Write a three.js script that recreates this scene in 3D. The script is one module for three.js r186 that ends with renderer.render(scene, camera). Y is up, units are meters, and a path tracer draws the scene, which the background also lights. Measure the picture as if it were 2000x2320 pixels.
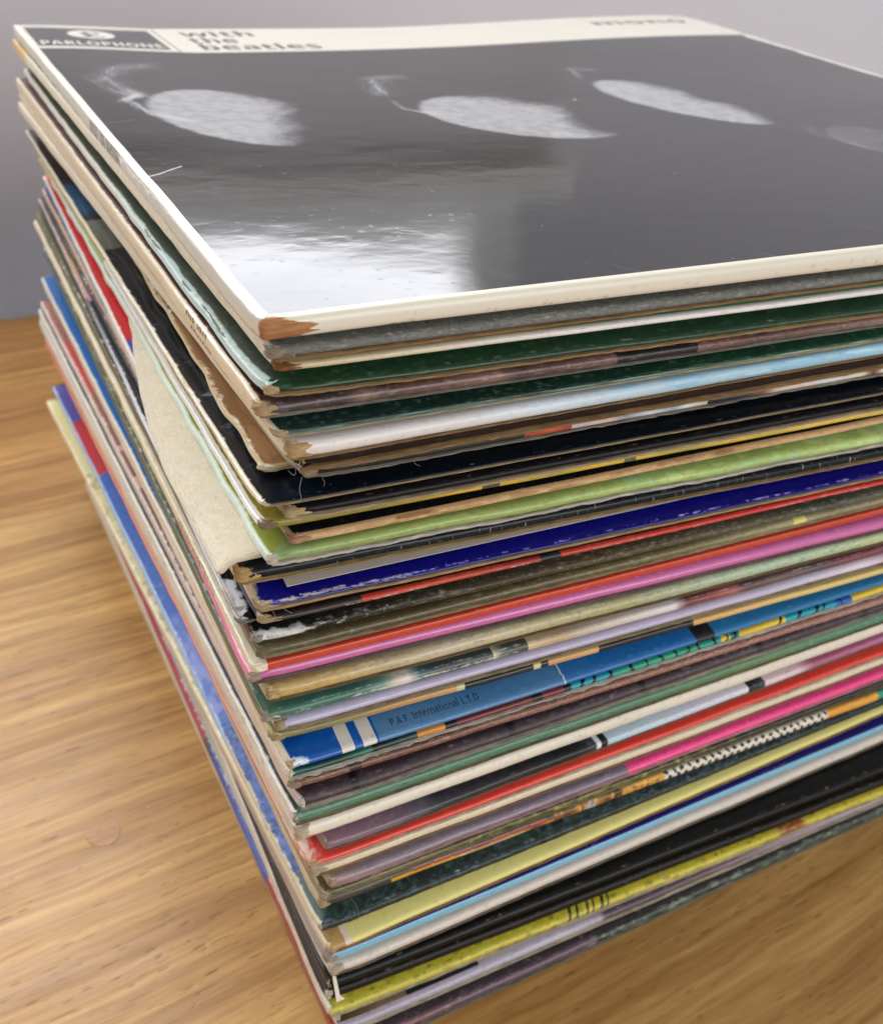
import * as THREE from 'three';
import { RectAreaLightUniformsLib } from 'three/addons/lights/RectAreaLightUniformsLib.js';

// ------------------------------------------------------------------ camera, light, exposure
const scene = new THREE.Scene();
const camera = new THREE.PerspectiveCamera(51.8625, 882 / 1024, 0.01, 20);
camera.rotation.order = 'YXZ';
camera.position.set(-0.044268, 0.268863, 0.15166);
camera.rotation.set(-0.556726, -0.477855, 0.069416);
camera.focus = 0.205;
camera.userData.fStop = 26;
scene.add(camera);
scene.background = new THREE.Color(0x000000);
const renderer = new THREE.WebGLRenderer({ antialias: true });
renderer.toneMapping = THREE.LinearToneMapping;
renderer.toneMappingExposure = 1.0;
renderer.shadowMap.enabled = true;
RectAreaLightUniformsLib.init();

const WIN = { x0: -1.15, x1: 0.425, y0: 0.372, y1: 1.5, z: -0.66 };     // window behind the table
const winLight = new THREE.RectAreaLight(0xf8f8fc, 5.2, WIN.x1 - WIN.x0 - 0.08, WIN.y1 - WIN.y0 - 0.08);
winLight.name = 'window_light';
winLight.position.set((WIN.x0 + WIN.x1) / 2, (WIN.y0 + WIN.y1) / 2, WIN.z - 0.02);
winLight.lookAt(winLight.position.x, winLight.position.y, 5);
scene.add(winLight);
const WIN2 = { x: 0.95, y: 0.85, z: 2.6, w: 1.9, h: 1.5 };            // window in the wall behind the camera
const sideLight = new THREE.RectAreaLight(0xfdfaf6, 4.6, WIN2.w, WIN2.h);
sideLight.name = 'front_window_light';
sideLight.position.set(WIN2.x, WIN2.y, WIN2.z - 0.14);
sideLight.lookAt(WIN2.x, WIN2.y, -5);
scene.add(sideLight);

// ------------------------------------------------------------------ helpers
let seed = 12345;
const rnd = () => { seed = (seed * 1664525 + 1013904223) >>> 0; return seed / 4294967296; };
const rr = (a, b) => a + (b - a) * rnd();
const reseed = (n) => { seed = (n * 2654435761 + 97) >>> 0; rnd(); rnd(); };
const clamp = (x, a, b) => Math.min(b, Math.max(a, x));
const lerp = (a, b, t) => a + (b - a) * t;
const smooth = (a, b, x) => { const t = clamp((x - a) / (b - a), 0, 1); return t * t * (3 - 2 * t); };
const h2 = (x, y) => { let h = (Math.imul(x, 374761393) + Math.imul(y, 668265263)) | 0; h = Math.imul(h ^ (h >>> 13), 1274126177); return ((h ^ (h >>> 16)) >>> 0) / 4294967296; };
function vn(x, y) {
  const xi = Math.floor(x), yi = Math.floor(y); let fx = x - xi, fy = y - yi;
  fx = fx * fx * (3 - 2 * fx); fy = fy * fy * (3 - 2 * fy);
  const a = h2(xi, yi), b = h2(xi + 1, yi), c = h2(xi, yi + 1), d = h2(xi + 1, yi + 1);
  return a + (b - a) * fx + (c - a) * fy + (a - b - c + d) * fx * fy;
}
const fbm = (x, y, o = 4) => { let s = 0, a = 0.5, n = 0; for (let i = 0; i < o; i++) { s += a * vn(x + i * 17.3, y + i * 9.1); n += a; a *= 0.5; x *= 2.03; y *= 2.03; } return s / n; };
const lin = (hex) => new THREE.Color(hex);
function mkCanvas(w, h) { const c = document.createElement('canvas'); c.width = w; c.height = h; return [c, c.getContext('2d')]; }
function canvasTex(c, wrap = THREE.MirroredRepeatWrapping) { const t = new THREE.CanvasTexture(c); t.colorSpace = THREE.SRGBColorSpace; t.wrapS = wrap; t.wrapT = THREE.ClampToEdgeWrapping; t.anisotropy = 8; return t; }
function dataTex(w, h, fn, srgb) {
  const d = new Uint8Array(w * h * 4);
  for (let y = 0; y < h; y++) for (let x = 0; x < w; x++) { const v = fn(x / w, y / h, x, y), i = (y * w + x) * 4; d[i] = clamp(v[0], 0, 255); d[i + 1] = clamp(v[1], 0, 255); d[i + 2] = clamp(v[2], 0, 255); d[i + 3] = 255; }
  const t = new THREE.DataTexture(d, w, h); t.magFilter = THREE.LinearFilter; t.minFilter = THREE.LinearFilter; t.wrapS = t.wrapT = THREE.MirroredRepeatWrapping; if (srgb) t.colorSpace = THREE.SRGBColorSpace; t.needsUpdate = true; return t;
}
const used = {};
function numbered(n) { used[n] = (used[n] ?? -1) + 1; return used[n] ? n + '_' + String(used[n]).padStart(3, '0') : n; }
function mesh(name, geo, mat, parent) { const m = new THREE.Mesh(geo, mat); m.name = name; m.castShadow = m.receiveShadow = true; parent.add(m); return m; }
function struct(name, geo, mat) { const m = mesh(name, geo, mat, scene); m.userData.kind = 'structure'; return m; }
function box(x0, x1, y0, y1, z0, z1) { const g = new THREE.BoxGeometry(x1 - x0, y1 - y0, z1 - z0); g.translate((x0 + x1) / 2, (y0 + y1) / 2, (z0 + z1) / 2); return g; }

// ------------------------------------------------------------------ the room: walls, floor, ceiling, the two windows
const plaster = dataTex(256, 256, (u, v, x, y) => { const n = 128 + 60 * (fbm(x * 0.22, y * 0.22, 3) - 0.5) + 30 * (rnd() - 0.5); return [n, n, n]; });
plaster.wrapS = plaster.wrapT = THREE.RepeatWrapping; plaster.repeat.set(6, 6);
const wallM = new THREE.MeshStandardMaterial({ color: lin('#d0d1d8'), roughness: 0.9, bumpMap: plaster, bumpScale: 0.0004 });
const ceilM = new THREE.MeshStandardMaterial({ color: lin('#c9c6c2'), roughness: 0.95 });
const floorM = new THREE.MeshStandardMaterial({ color: lin('#85837f'), roughness: 0.8 });
const frameM = new THREE.MeshStandardMaterial({ color: lin('#e9e9e6'), roughness: 0.35 });
const paneM = new THREE.MeshStandardMaterial({ color: 0x111111, roughness: 0.1, emissive: lin('#eef4ff'), emissiveIntensity: 1.5 });
const RX0 = -2.0, RX1 = 2.05, RY0 = -0.76, RY1 = 2.0, RZ0 = -0.66, RZ1 = 2.6, WT = 0.12;
struct('floor', box(RX0, RX1, RY0 - 0.1, RY0, RZ0, RZ1), floorM);
struct('ceiling', box(RX0 - WT, RX1 + WT, RY1, RY1 + 0.1, RZ0 - WT, RZ1 + WT), ceilM);
{
  const g = [box(RX0, WIN.x0, RY0, RY1, RZ0 - WT, RZ0), box(WIN.x1, RX1, RY0, RY1, RZ0 - WT, RZ0), box(WIN.x0, WIN.x1, RY0, WIN.y0, RZ0 - WT, RZ0), box(WIN.x0, WIN.x1, WIN.y1, RY1, RZ0 - WT, RZ0)];
  const w = new THREE.Group(); w.name = 'wall_back'; w.userData.kind = 'structure'; scene.add(w);
  g.forEach((q) => mesh('wall_panel', q, wallM, w));
}
struct('wall_left', box(RX0 - WT, RX0, RY0, RY1, RZ0 - WT, RZ1 + WT), wallM);
struct('wall_front', box(RX0, RX1, RY0, RY1, RZ1, RZ1 + WT), wallM);
struct('wall_right', box(RX1, RX1 + WT, RY0, RY1, RZ0 - WT, RZ1 + WT), wallM);
{
  const w = new THREE.Group(); w.name = 'window'; w.position.set((WIN.x0 + WIN.x1) / 2, WIN.y0, WIN.z); scene.add(w);
  w.userData = { label: 'white framed window behind the table, mirrored in the glossy top sleeve', category: 'window' };
  const W = (WIN.x1 - WIN.x0) / 2, H = WIN.y1 - WIN.y0, f = 0.04;
  mesh('pane', box(-W + f, W - f, f, H - f, -0.05, -0.045), paneM, w);
  mesh('frame', box(-W, W, 0, f, -0.07, 0.01), frameM, w); mesh('frame', box(-W, W, H - f, H, -0.07, 0.01), frameM, w);
  mesh('frame', box(-W, -W + f, f, H - f, -0.07, 0.01), frameM, w); mesh('frame', box(W - f, W, f, H - f, -0.07, 0.01), frameM, w);
  mesh('sill', box(-W - 0.03, W + 0.03, -0.03, -0.004, -0.01, 0.05), frameM, w);
}
{
  const w = new THREE.Group(); w.name = 'window_001'; w.position.set(WIN2.x, WIN2.y - WIN2.h / 2, RZ1); scene.add(w);
  w.userData = { label: 'bright window in the wall facing the front of the stack', category: 'window' };
  mesh('pane', box(-WIN2.w / 2, WIN2.w / 2, 0, WIN2.h, -0.06, -0.05), paneM, w);
  for (const s of [-1, 1]) { const c = s * (WIN2.w / 2 + 0.028); mesh('frame', box(c - 0.024, c + 0.024, -0.05, WIN2.h + 0.05, -0.1, -0.003), frameM, w); }
  mesh('frame', box(-WIN2.w / 2, WIN2.w / 2, -0.05, -0.003, -0.1, -0.003), frameM, w);
  mesh('frame', box(-WIN2.w / 2, WIN2.w / 2, WIN2.h + 0.003, WIN2.h + 0.05, -0.1, -0.003), frameM, w);
}

// ------------------------------------------------------------------ the oak table
const GA = 7 * Math.PI / 180;                                          // grain direction on the table
reseed(5);
const OAK = 2048, oakH = new Float32Array(OAK * OAK);
const pores = new Float32Array(OAK * OAK);
for (let k = 0; k < 30000; k++) {                                       // open pores: short dashes along the grain
  const x0 = rnd() * OAK, y0 = rnd() * OAK; if (vn(y0 * 0.012, x0 * 0.0018 + 40) < rnd() * 0.9) continue;
  const len = rr(3, 17) * (rnd() < 0.2 ? 1.8 : 1), dep = rr(0.25, 1), sl = rr(-0.03, 0.03), tw = rnd() < 0.25 ? 2 : 1;
  for (let i = 0; i < len; i++) for (let w = 0; w < tw; w++) { const x = (x0 + i | 0) & (OAK - 1), y = (y0 + i * sl + w | 0) & (OAK - 1), e = Math.min(1, Math.min(i, len - i) / 4); pores[y * OAK + x] = Math.max(pores[y * OAK + x], dep * e); }
}
const oakTex = dataTex(OAK, OAK, (u, v, x, y) => {
  const wv = 34 * (fbm(x * 0.0022, y * 0.004, 3) - 0.5) + 7 * (fbm(x * 0.009 + 20, y * 0.02, 2) - 0.5);
  const yy = y + wv;
  const ring = fbm(x * 0.0009 + 3, yy * 0.02, 2), mid = fbm(x * 0.0021 + 11, yy * 0.062, 3), fine = fbm(x * 0.007, yy * 0.19, 3), flk = vn(x * 0.011 + 50, yy * 0.05), mic = vn(x * 0.04, yy * 0.5);
  const line = Math.pow(1 - Math.abs(2 * vn(x * 0.0016 + 70, yy * 0.047) - 1), 6);
  let t = 0.56 + 0.5 * (ring - 0.5) + 0.66 * (mid - 0.5) + 0.6 * (fine - 0.5) + 0.16 * (flk - 0.5) + 0.2 * (mic - 0.5) - 0.22 * line * vn(x * 0.004, yy * 0.01);
  const p = pores[y * OAK + x]; oakH[y * OAK + x] = 0.5 + 0.35 * (fine - 0.5) - p * 0.5;
  t = clamp(t, 0, 1);
  const red = 6 * (fbm(x * 0.003 + 9, y * 0.003 + 7, 2) - 0.5);
  const q = 1 - 0.24 * p;
  return [lerp(140, 217, t) * q + red, lerp(96, 174, t) * q, lerp(44, 106, t) * q - red];
}, true);
const oakBump = dataTex(OAK / 2, OAK / 2, (u, v, x, y) => { const n = 255 * oakH[y * 2 * OAK + x * 2]; return [n, n, n]; });
const oakRough = dataTex(512, 512, (u, v, x, y) => { const n = 255 * clamp(0.41 + 0.22 * (fbm(x * 0.03, y * 0.3, 3) - 0.5) + 0.12 * (fbm(x * 0.015, y * 0.02, 2) - 0.5), 0, 1); return [n, n, n]; });
for (const t of [oakTex, oakBump, oakRough]) t.wrapS = t.wrapT = THREE.RepeatWrapping;
{
  const table = new THREE.Group(); table.name = 'oak_table'; table.position.set(0, 0, -0.3); table.rotation.y = GA; scene.add(table);
  table.userData = { label: 'oak table top of joined planks under the record stack', category: 'table' };
  // planks run along the grain; the joint seen at the left of the photograph lies at local z = 0
  const edges = [-0.238, 0.0, 0.62], tint = ['#f2e6d6', '#ffffff'], off = [0.31, 0];
  for (let k = 0; k < 2; k++) {
    const z0 = edges[k] + (k ? 0.00015 : 0), z1 = edges[k + 1] - 0.00015, X0 = -0.75, X1 = 1.15;
    const sh = new THREE.Shape(); const ch = 0.0004;
    sh.moveTo(z0 + ch, 0); sh.lineTo(z1 - ch, 0); sh.lineTo(z1, -ch); sh.lineTo(z1, -0.028); sh.lineTo(z0, -0.028); sh.lineTo(z0, -ch); sh.closePath();
    const g = new THREE.ExtrudeGeometry(sh, { depth: X1 - X0, bevelEnabled: false, steps: 1 });
    // shape (x = local z, y = up), extruded along z -> map to (x = X0 + depth, y, z)
    const p = g.attributes.position, uv = new Float32Array(p.count * 2);
    for (let i = 0; i < p.count; i++) { const a = p.getX(i), b = p.getY(i), c = p.getZ(i); p.setXYZ(i, X0 + c, b, a); uv[2 * i] = (X0 + c) / 0.6 + off[k]; uv[2 * i + 1] = (a - b) / 0.6 + off[k] * 1.7; }
    g.setAttribute('uv', new THREE.BufferAttribute(uv, 2));
    // handedness flipped by the axis swap: reverse the triangles
    for (let i = 0; i < p.count; i += 3) for (const at of ['position', 'uv']) { const A = g.attributes[at], n = A.itemSize; for (let c = 0; c < n; c++) { const s = A.array[(i + 1) * n + c]; A.array[(i + 1) * n + c] = A.array[(i + 2) * n + c]; A.array[(i + 2) * n + c] = s; } }
    g.computeVertexNormals();
    const m = new THREE.MeshPhysicalMaterial({ map: oakTex, bumpMap: oakBump, bumpScale: 0.0003, roughnessMap: oakRough, roughness: 1, color: lin(tint[k]) });
    mesh(k ? 'plank_001' : 'plank', g, m, table);
  }
  // a round dowel plug let into the wood, left of the stack
  const plug = new THREE.CylinderGeometry(0.0052, 0.0055, 0.0006, 48); plug.rotateY(0.5);
  const P = new THREE.Vector3(-0.029, 0, -0.0946 + 0.3).applyAxisAngle(new THREE.Vector3(0, 1, 0), -GA); plug.translate(P.x, -0.00012, P.z);
  const pu = plug.attributes.uv, pp = plug.attributes.position; for (let i = 0; i < pp.count; i++) pu.setXY(i, pp.getX(i) / 0.6 + 0.43, pp.getZ(i) / 0.6 + 0.27);
  mesh('dowel_plug', plug, new THREE.MeshPhysicalMaterial({ map: oakTex, roughnessMap: oakRough, bumpMap: oakBump, bumpScale: 0.0003, roughness: 1, color: lin('#fff4e6') }), table);
}

// ------------------------------------------------------------------ sleeves: where each lies
// name, height of its bottom at the near corner, rise to the right, rise to the back (mm), offset of the near corner x, z (mm), turn (mrad)
const LAY = [
  ['1', 200.41, -1.01, -0.14, 0.58, -2.84, -6.0],
  ['2', 196.74, -1.90, -1.23, 2.03, -2.40, -13.6],
  ['3', 193.79, -2.57, -2.63, 3.73, -4.21, -7.5],
  ['4', 189.62, -2.53, -3.74, 1.19, -3.50, -2.8],
  ['5', 185.02, -2.19, -4.53, 0.32, -5.40, -9.6],
  ['6', 182.08, -1.89, -4.67, 2.50, -3.16, -16.4],
  ['7', 177.91, -1.63, -4.80, 4.64, -1.28, -27.0],
  ['8', 175.20, -1.42, -4.94, 5.75, -1.62, -20.2],
  ['9', 173.13, -1.25, -5.07, 7.03, -2.61, -17.3],
  ['10', 171.79, -1.12, -5.21, 2.03, -10.08, 22.6],
  ['11', 169.30, -0.99, -4.53, -0.73, -1.94, -4.9],
  ['12', 164.90, -1.13, -5.19, 4.00, -2.82, -0.3],
  ['13', 161.36, -1.27, -5.85, 0.40, -6.40, 3.2],
  ['14', 158.36, -1.46, -5.84, 5.69, -4.49, -13.5],
  ['15', 154.11, -1.68, -5.84, 1.21, -4.71, 6.5],
  ['16c', 152.68, -1.53, -5.86, -2.56, -7.49, 0.0],
  ['16', 148.38, -1.39, -5.89, -3.55, -9.16, 19.4],
  ['17', 144.21, -0.92, -5.33, -1.38, -4.77, 7.8],
  ['18', 141.83, -0.43, -4.78, -0.94, -3.94, 2.3],
  ['18b', 140.10, 0.06, -4.22, -4.28, -7.87, 11.9],
  ['19', 135.85, 0.55, -3.81, -2.07, -5.81, 4.6],
  ['20', 132.00, 1.04, -3.39, -1.41, -5.50, -5.0],
  ['21', 128.32, 1.53, -2.98, -2.43, -6.07, -4.4],
  ['22', 123.17, 1.69, -2.68, -2.49, -8.66, 16.2],
  ['23', 118.84, 1.72, -2.19, 0.54, -6.67, 4.2],
  ['24', 114.67, 1.75, -1.69, -0.79, -5.83, -2.8],
  ['25', 110.79, 1.79, -1.20, 2.00, -5.72, -2.6],
  ['26', 107.43, 1.81, -0.71, 0.95, -6.91, 3.7],
  ['27', 102.14, 1.85, -0.21, 3.32, -2.68, -25.3],
  ['28', 98.68, 1.85, 0.29, 3.47, -3.33, -23.5],
  ['29', 95.18, 1.82, 0.79, 3.89, -3.59, -18.8],
  ['30', 90.24, 1.77, 1.29, 5.29, -1.75, -37.3],
  ['31', 85.45, 1.56, 1.68, 4.08, -1.97, -37.6],
  ['32', 79.94, 1.31, 2.07, 4.84, -1.87, -41.4],
  ['33', 75.90, 1.17, 2.16, 10.70, -0.48, -53.6],
  ['34', 71.36, 0.97, 2.25, 6.84, -0.65, -44.0],
  ['35', 67.37, 0.90, 2.51, 7.99, -1.27, -41.8],
  ['36', 63.13, 0.78, 2.78, 11.72, -0.31, -40.7],
  ['37', 59.07, 0.63, 3.05, 10.02, -0.71, -39.8],
  ['38', 54.53, 0.44, 3.31, 9.97, -1.82, -29.2],
  ['39', 49.25, 0.23, 3.58, 9.07, 0.45, -50.6],
  ['40', 42.97, 0.30, 3.68, 10.49, 2.72, -67.6],
  ['41', 37.06, 0.23, 3.19, 10.40, 1.25, -52.6],
  ['42', 31.36, 0.12, 2.70, 11.84, 1.43, -51.4],
  ['43', 24.02, -0.03, 2.22, 11.53, -0.17, -13.5],
  ['44', 18.28, -0.19, 1.73, 11.22, -0.93, -4.6],
  ['45', 12.50, -0.36, 1.24, 11.62, -0.03, -11.4],
  ['46', 6.24, -0.53, 0.75, 12.37, 2.05, -32.3],
  ['47', 0.25, -0.11, 0.11, 14.45, 5.03, -42.7],
];
const S = 313, TOP1 = 204.22;
const lay = {}; LAY.forEach(([n, h, dR, dL, x, z, y], i) => { const c = Math.cos(y * 1e-3), s = Math.sin(y * 1e-3); lay[n] = { i, h, dR, dL, x, z, c, s, prev: i ? LAY[i - 1][0] : null }; });
const toW = (L, a, b) => [L.x + a * L.c + b * L.s, L.z + a * L.s - b * L.c];
const bottomAt = (L, wx, wz) => { const dx = wx - L.x, dz = wz - L.z, a = dx * L.c + dz * L.s, b = dx * L.s - dz * L.c; return L.h + (L.dR * a + L.dL * b) / S; };

// ------------------------------------------------------------------ shared board material
const fibre = dataTex(512, 512, (u, v, x, y) => { const n = 226 + 60 * (fbm(x * 0.02, y * 0.25, 4) - 0.5) + 70 * (fbm(x * 0.05 + 9, y * 0.05, 3) - 0.5) - (vn(x * 0.3, y * 0.9) > 0.86 ? 34 : 0); return [n, n, n * 0.98]; }, true);
const fuzz = dataTex(512, 512, (u, v, x, y) => { const n = 128 + 120 * (rnd() - 0.5) + 90 * (fbm(x * 0.12, y * 0.12, 3) - 0.5); return [n, n, n]; });
fuzz.wrapS = fuzz.wrapT = THREE.RepeatWrapping; fuzz.repeat.set(4, 1);
const fibreBump = dataTex(256, 256, (u, v, x, y) => { const n = 255 * fbm(x * 0.05, y * 0.5, 4); return [n, n, n]; });
const boardMats = {};
const boardM = (col) => (boardMats[col] ??= new THREE.MeshStandardMaterial({ color: lin(col), map: fibre, bumpMap: fibreBump, bumpScale: 0.0002, roughness: 0.95 }));

// ------------------------------------------------------------------ sleeve print: one texture strip per sleeve
const TW = 2048, FU = 215, R_FE = 40, R_FB = 64, R_LE = 104, R_LB = 128;   // rows: front top strip, front fold, left top strip, spine
const fx = (u) => u / FU * TW, lx = (l) => l / S * TW;
function band(ctx, stops, X, y0, y1) {
  if (typeof stops === 'string') stops = [[0, stops]];
  const g = ctx.createLinearGradient(0, 0, TW, 0); let last = null;
  for (const [u, c, hard] of stops) { const t = clamp(X(u) / TW, 0, 1); if (hard && last) g.addColorStop(Math.max(0, t - 0.0008), last); g.addColorStop(t, c); last = c; }
  ctx.fillStyle = g; ctx.fillRect(0, y0, TW, y1 - y0);
}
function mottle(ctx, y0, y1, n, a, cols = ['0,0,0', '255,255,255']) {
  for (let i = 0; i < n; i++) { ctx.fillStyle = `rgba(${cols[i % cols.length]},${(a * rr(0.3, 1)).toFixed(3)})`; ctx.beginPath(); ctx.ellipse(rr(0, TW), rr(y0, y1), rr(1, 9), rr(0.4, 1.8), 0, 0, 7); ctx.fill(); }
}
function wear(ctx, row, n, col, sp, x0 = 0, x1 = TW, a = 0.8) {          // scuffed paper along a crease
  for (let i = 0; i < n; i++) {
    const x = rr(x0, x1), k = vn(x * 0.011, row * 3.1); if (k < 0.42 && rnd() < 0.85) continue;
    ctx.globalAlpha = a * rr(0.25, 1); ctx.fillStyle = col; ctx.beginPath(); ctx.ellipse(x, row + (rnd() + rnd() - 1) * sp, rr(1, 9), rr(0.4, 1.5), 0, 0, 7); ctx.fill();
  }
  ctx.globalAlpha = 1;
}
function cornerWear(ctx, y0, y1, X, len, cols) {                          // bare board at the near corner
  const n = len * 70;
  for (let i = 0; i < n; i++) { const d = Math.abs(rnd() + rnd() + rnd() - 1.5) / 1.5 * len; ctx.globalAlpha = rr(0.4, 1); ctx.fillStyle = cols[i % cols.length]; ctx.beginPath(); ctx.ellipse(X(d), y1 - Math.pow(rnd(), 0.7) * (y1 - y0) * (1 - 0.35 * d / len), rr(2, 9), rr(0.6, 2), 0, 0, 7); ctx.fill(); }
  ctx.globalAlpha = 1;
}
function txt(ctx, s, x, y, h, sx, col, font = 'sans-serif', flip = false, weight = 'bold') {
  ctx.save(); ctx.translate(x, y); ctx.scale(flip ? -sx : sx, flip ? -1 : 1); ctx.fillStyle = col; ctx.font = `${weight} ${h}px ${font}`; ctx.textBaseline = 'middle'; ctx.fillText(s, 0, 0); ctx.restore();
}
function printSleeve(k, d) {
  const [c, ctx] = mkCanvas(TW, 128);
  const f = d.f, ft = d.ft ?? f, l = d.l ?? '#d8ccb0', lt = d.lt ?? (typeof ft === 'string' ? ft : ft[0][1]);
  band(ctx, ft, fx, 0, R_FE); band(ctx, f, fx, R_FE - 1, R_FB); band(ctx, lt, lx, R_FB, R_LE); band(ctx, l, lx, R_LE - 1, R_LB);
  reseed(k + 31);
  mottle(ctx, 0, R_FB, 3200, d.mot ?? 0.06); mottle(ctx, R_FB, R_LE, 1400, d.mot ?? 0.06); mottle(ctx, R_LE, R_LB, 1200, 0.09, ['90,70,40', '255,250,235']);
  if (d.paint) d.paint(ctx);
  // worn creases: spine top edge (both sides of it), fold of the front edge
  wear(ctx, R_LE, d.lw ?? 260, d.lwc ?? '#f4efe2', 1.6); wear(ctx, R_LB - 2, 120, '#8d7a5e', 2, 0, TW, 0.35);
  wear(ctx, R_FE + 2, d.fw ?? 50, d.fwc ?? '#cfc6b6', 1.4, 0, TW, d.fwa ?? 0.45); wear(ctx, R_FB - 6, 60, '#5a4c3a', 4, 0, TW, 0.25);
  const cw = d.cw ?? [3, ['#c7ab80', '#b4946a', '#d9c6a2']];
  if (cw[0]) { cornerWear(ctx, R_FE - 6, R_FB, fx, cw[0] * 0.75, cw[1]); cornerWear(ctx, R_LE - 4, R_LB, (u) => lx(u), cw[0] * 0.8, cw[1]); }
  return canvasTex(c);
}

// ------------------------------------------------------------------ sleeve shape
const SIDE = [];                                                        // outline of a sleeve: a along the front, b towards the back, outward normal, side
{
  const rc = 1.8, arc = (ca, cb, t0, t1, n, from, to) => { for (let i = 0; i <= n; i++) { const t = lerp(t0, t1, i / n); SIDE.push([ca + rc * Math.cos(t), cb + rc * Math.sin(t), Math.cos(t), Math.sin(t), i / n < 0.5 || (i / n === 0.5) ? from : to]); } };
  const line = (a0, b0, a1, b1, na, nb, side, steps) => { for (const t of steps) SIDE.push([lerp(a0, a1, t), lerp(b0, b1, t), na, nb, side]); };
  const near = (n, far, m) => { const o = []; for (let i = 1; i <= n; i++) o.push(far * Math.pow(i / n, 1.25)); for (let i = 1; i < m; i++) o.push(lerp(far, 1, i / m)); return o; };
  const fs = near(130, 0.68, 14), ls = near(120, 0.97, 4), few = Array.from({ length: 24 }, (_, i) => (i + 1) / 25);
  line(rc, 0, S - rc, 0, 0, -1, 'f', fs);
  arc(S - rc, rc, -Math.PI / 2, 0, 6, 'f', 'r'); line(S, rc, S, S - rc, 1, 0, 'r', few);
  arc(S - rc, S - rc, 0, Math.PI / 2, 6, 'r', 'k'); line(S - rc, S, rc, S, 0, 1, 'k', few);
  arc(rc, S - rc, Math.PI / 2, Math.PI, 6, 'k', 'l'); line(0, S - rc, 0, rc, -1, 0, 'l', ls.map((t) => 1 - t).reverse());
  arc(rc, rc, Math.PI, Math.PI * 1.5, 9, 'l', 'f');
}
const NP = SIDE.length, RC = 1.8;
function inset(p, d) { if (d <= RC) return [p[0] - p[2] * d, p[1] - p[3] * d]; return [clamp(p[0], d, S - d), clamp(p[1], d, S - d)]; }
/* One slab. opt: lo, hi = (wx, wz) => height; rx front / left = depth of the rounding, nf, nl = its exponent; out(p, s) = extra outward; rings = insets of the top; from, to = share of the outline */
function slab(opt, origin) {
  const L = opt.L, rings = opt.rings ?? [60, 24, 16, 10, 6, 3.5, 2.2], K = 11, prof = [];
  for (const d of rings) prof.push({ d, top: 1 });
  for (let i = 0; i <= K; i++) prof.push({ th: Math.PI * i / K });
  if (!opt.openBottom) for (const d of [2.2, 6, 24, 60]) prof.push({ d, top: 0 });
  const M = prof.length, pos = new Float32Array(NP * M * 3), row = new Float32Array(NP * M), uu = new Float32Array(NP * M);
  for (let i = 0; i < NP; i++) {
    const p = SIDE[i], wl = Math.abs(p[2]), wf = Math.abs(p[3]), sum = wl + wf, rx = (opt.rl * wl + opt.rf * wf) / sum, n = (opt.nl * wl + opt.nf * wf) / sum;
    for (let j = 0; j < M; j++) {
      const q = prof[j]; let a, b, s, d;
      if (q.th === undefined) { [a, b] = inset(p, q.d); s = q.top; d = q.d; if (d < 2.3) { const o = opt.out(p, s) ; a += p[2] * o; b += p[3] * o; } }
      else {
        const si = Math.sin(q.th), co = Math.cos(q.th), o = -rx + rx * Math.pow(Math.max(si, 0), 2 / n) + opt.out(p, 0.5 + 0.5 * co);
        s = 0.5 + 0.5 * Math.sign(co) * Math.pow(Math.abs(co), 2 / n); a = p[0] + p[2] * o; b = p[1] + p[3] * o; d = 0;
      }
      if (opt.warp) [a, b] = opt.warp(a, b);
      const [wx, wz] = toW(L, a, b), lo = opt.lo(wx, wz), hi = opt.hi(wx, wz), k = (i * M + j) * 3;
      pos[k] = wx - origin[0]; pos[k + 1] = lerp(lo, hi, s) + (opt.lift ? opt.lift(a, b) : 0) - origin[1]; pos[k + 2] = wz - origin[2];
      row[i * M + j] = q.th === undefined ? (q.top ? -Math.min(q.d, 16) / 16 : 1) : q.th / Math.PI;
      uu[i * M + j] = (p[4] === 'l' || p[4] === 'r') ? b : a;
    }
  }
  const quads = [];                                                     // [i, j]
  for (let i = 0; i < NP; i++) for (let j = 0; j < M - 1; j++) quads.push([i, j]);
  const idx = []; const I = (i, j) => (i % NP) * M + j;
  for (const [i, j] of quads) idx.push(I(i, j), I(i, j + 1), I(i + 1, j), I(i + 1, j), I(i, j + 1), I(i + 1, j + 1));
  const g = new THREE.BufferGeometry(); g.setAttribute('position', new THREE.BufferAttribute(pos, 3)); g.setIndex(idx); g.computeVertexNormals();
  return { pos, nor: g.attributes.normal.array, row, uu, M, prof, capTop: 0, capBot: M - 1 };
}
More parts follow.
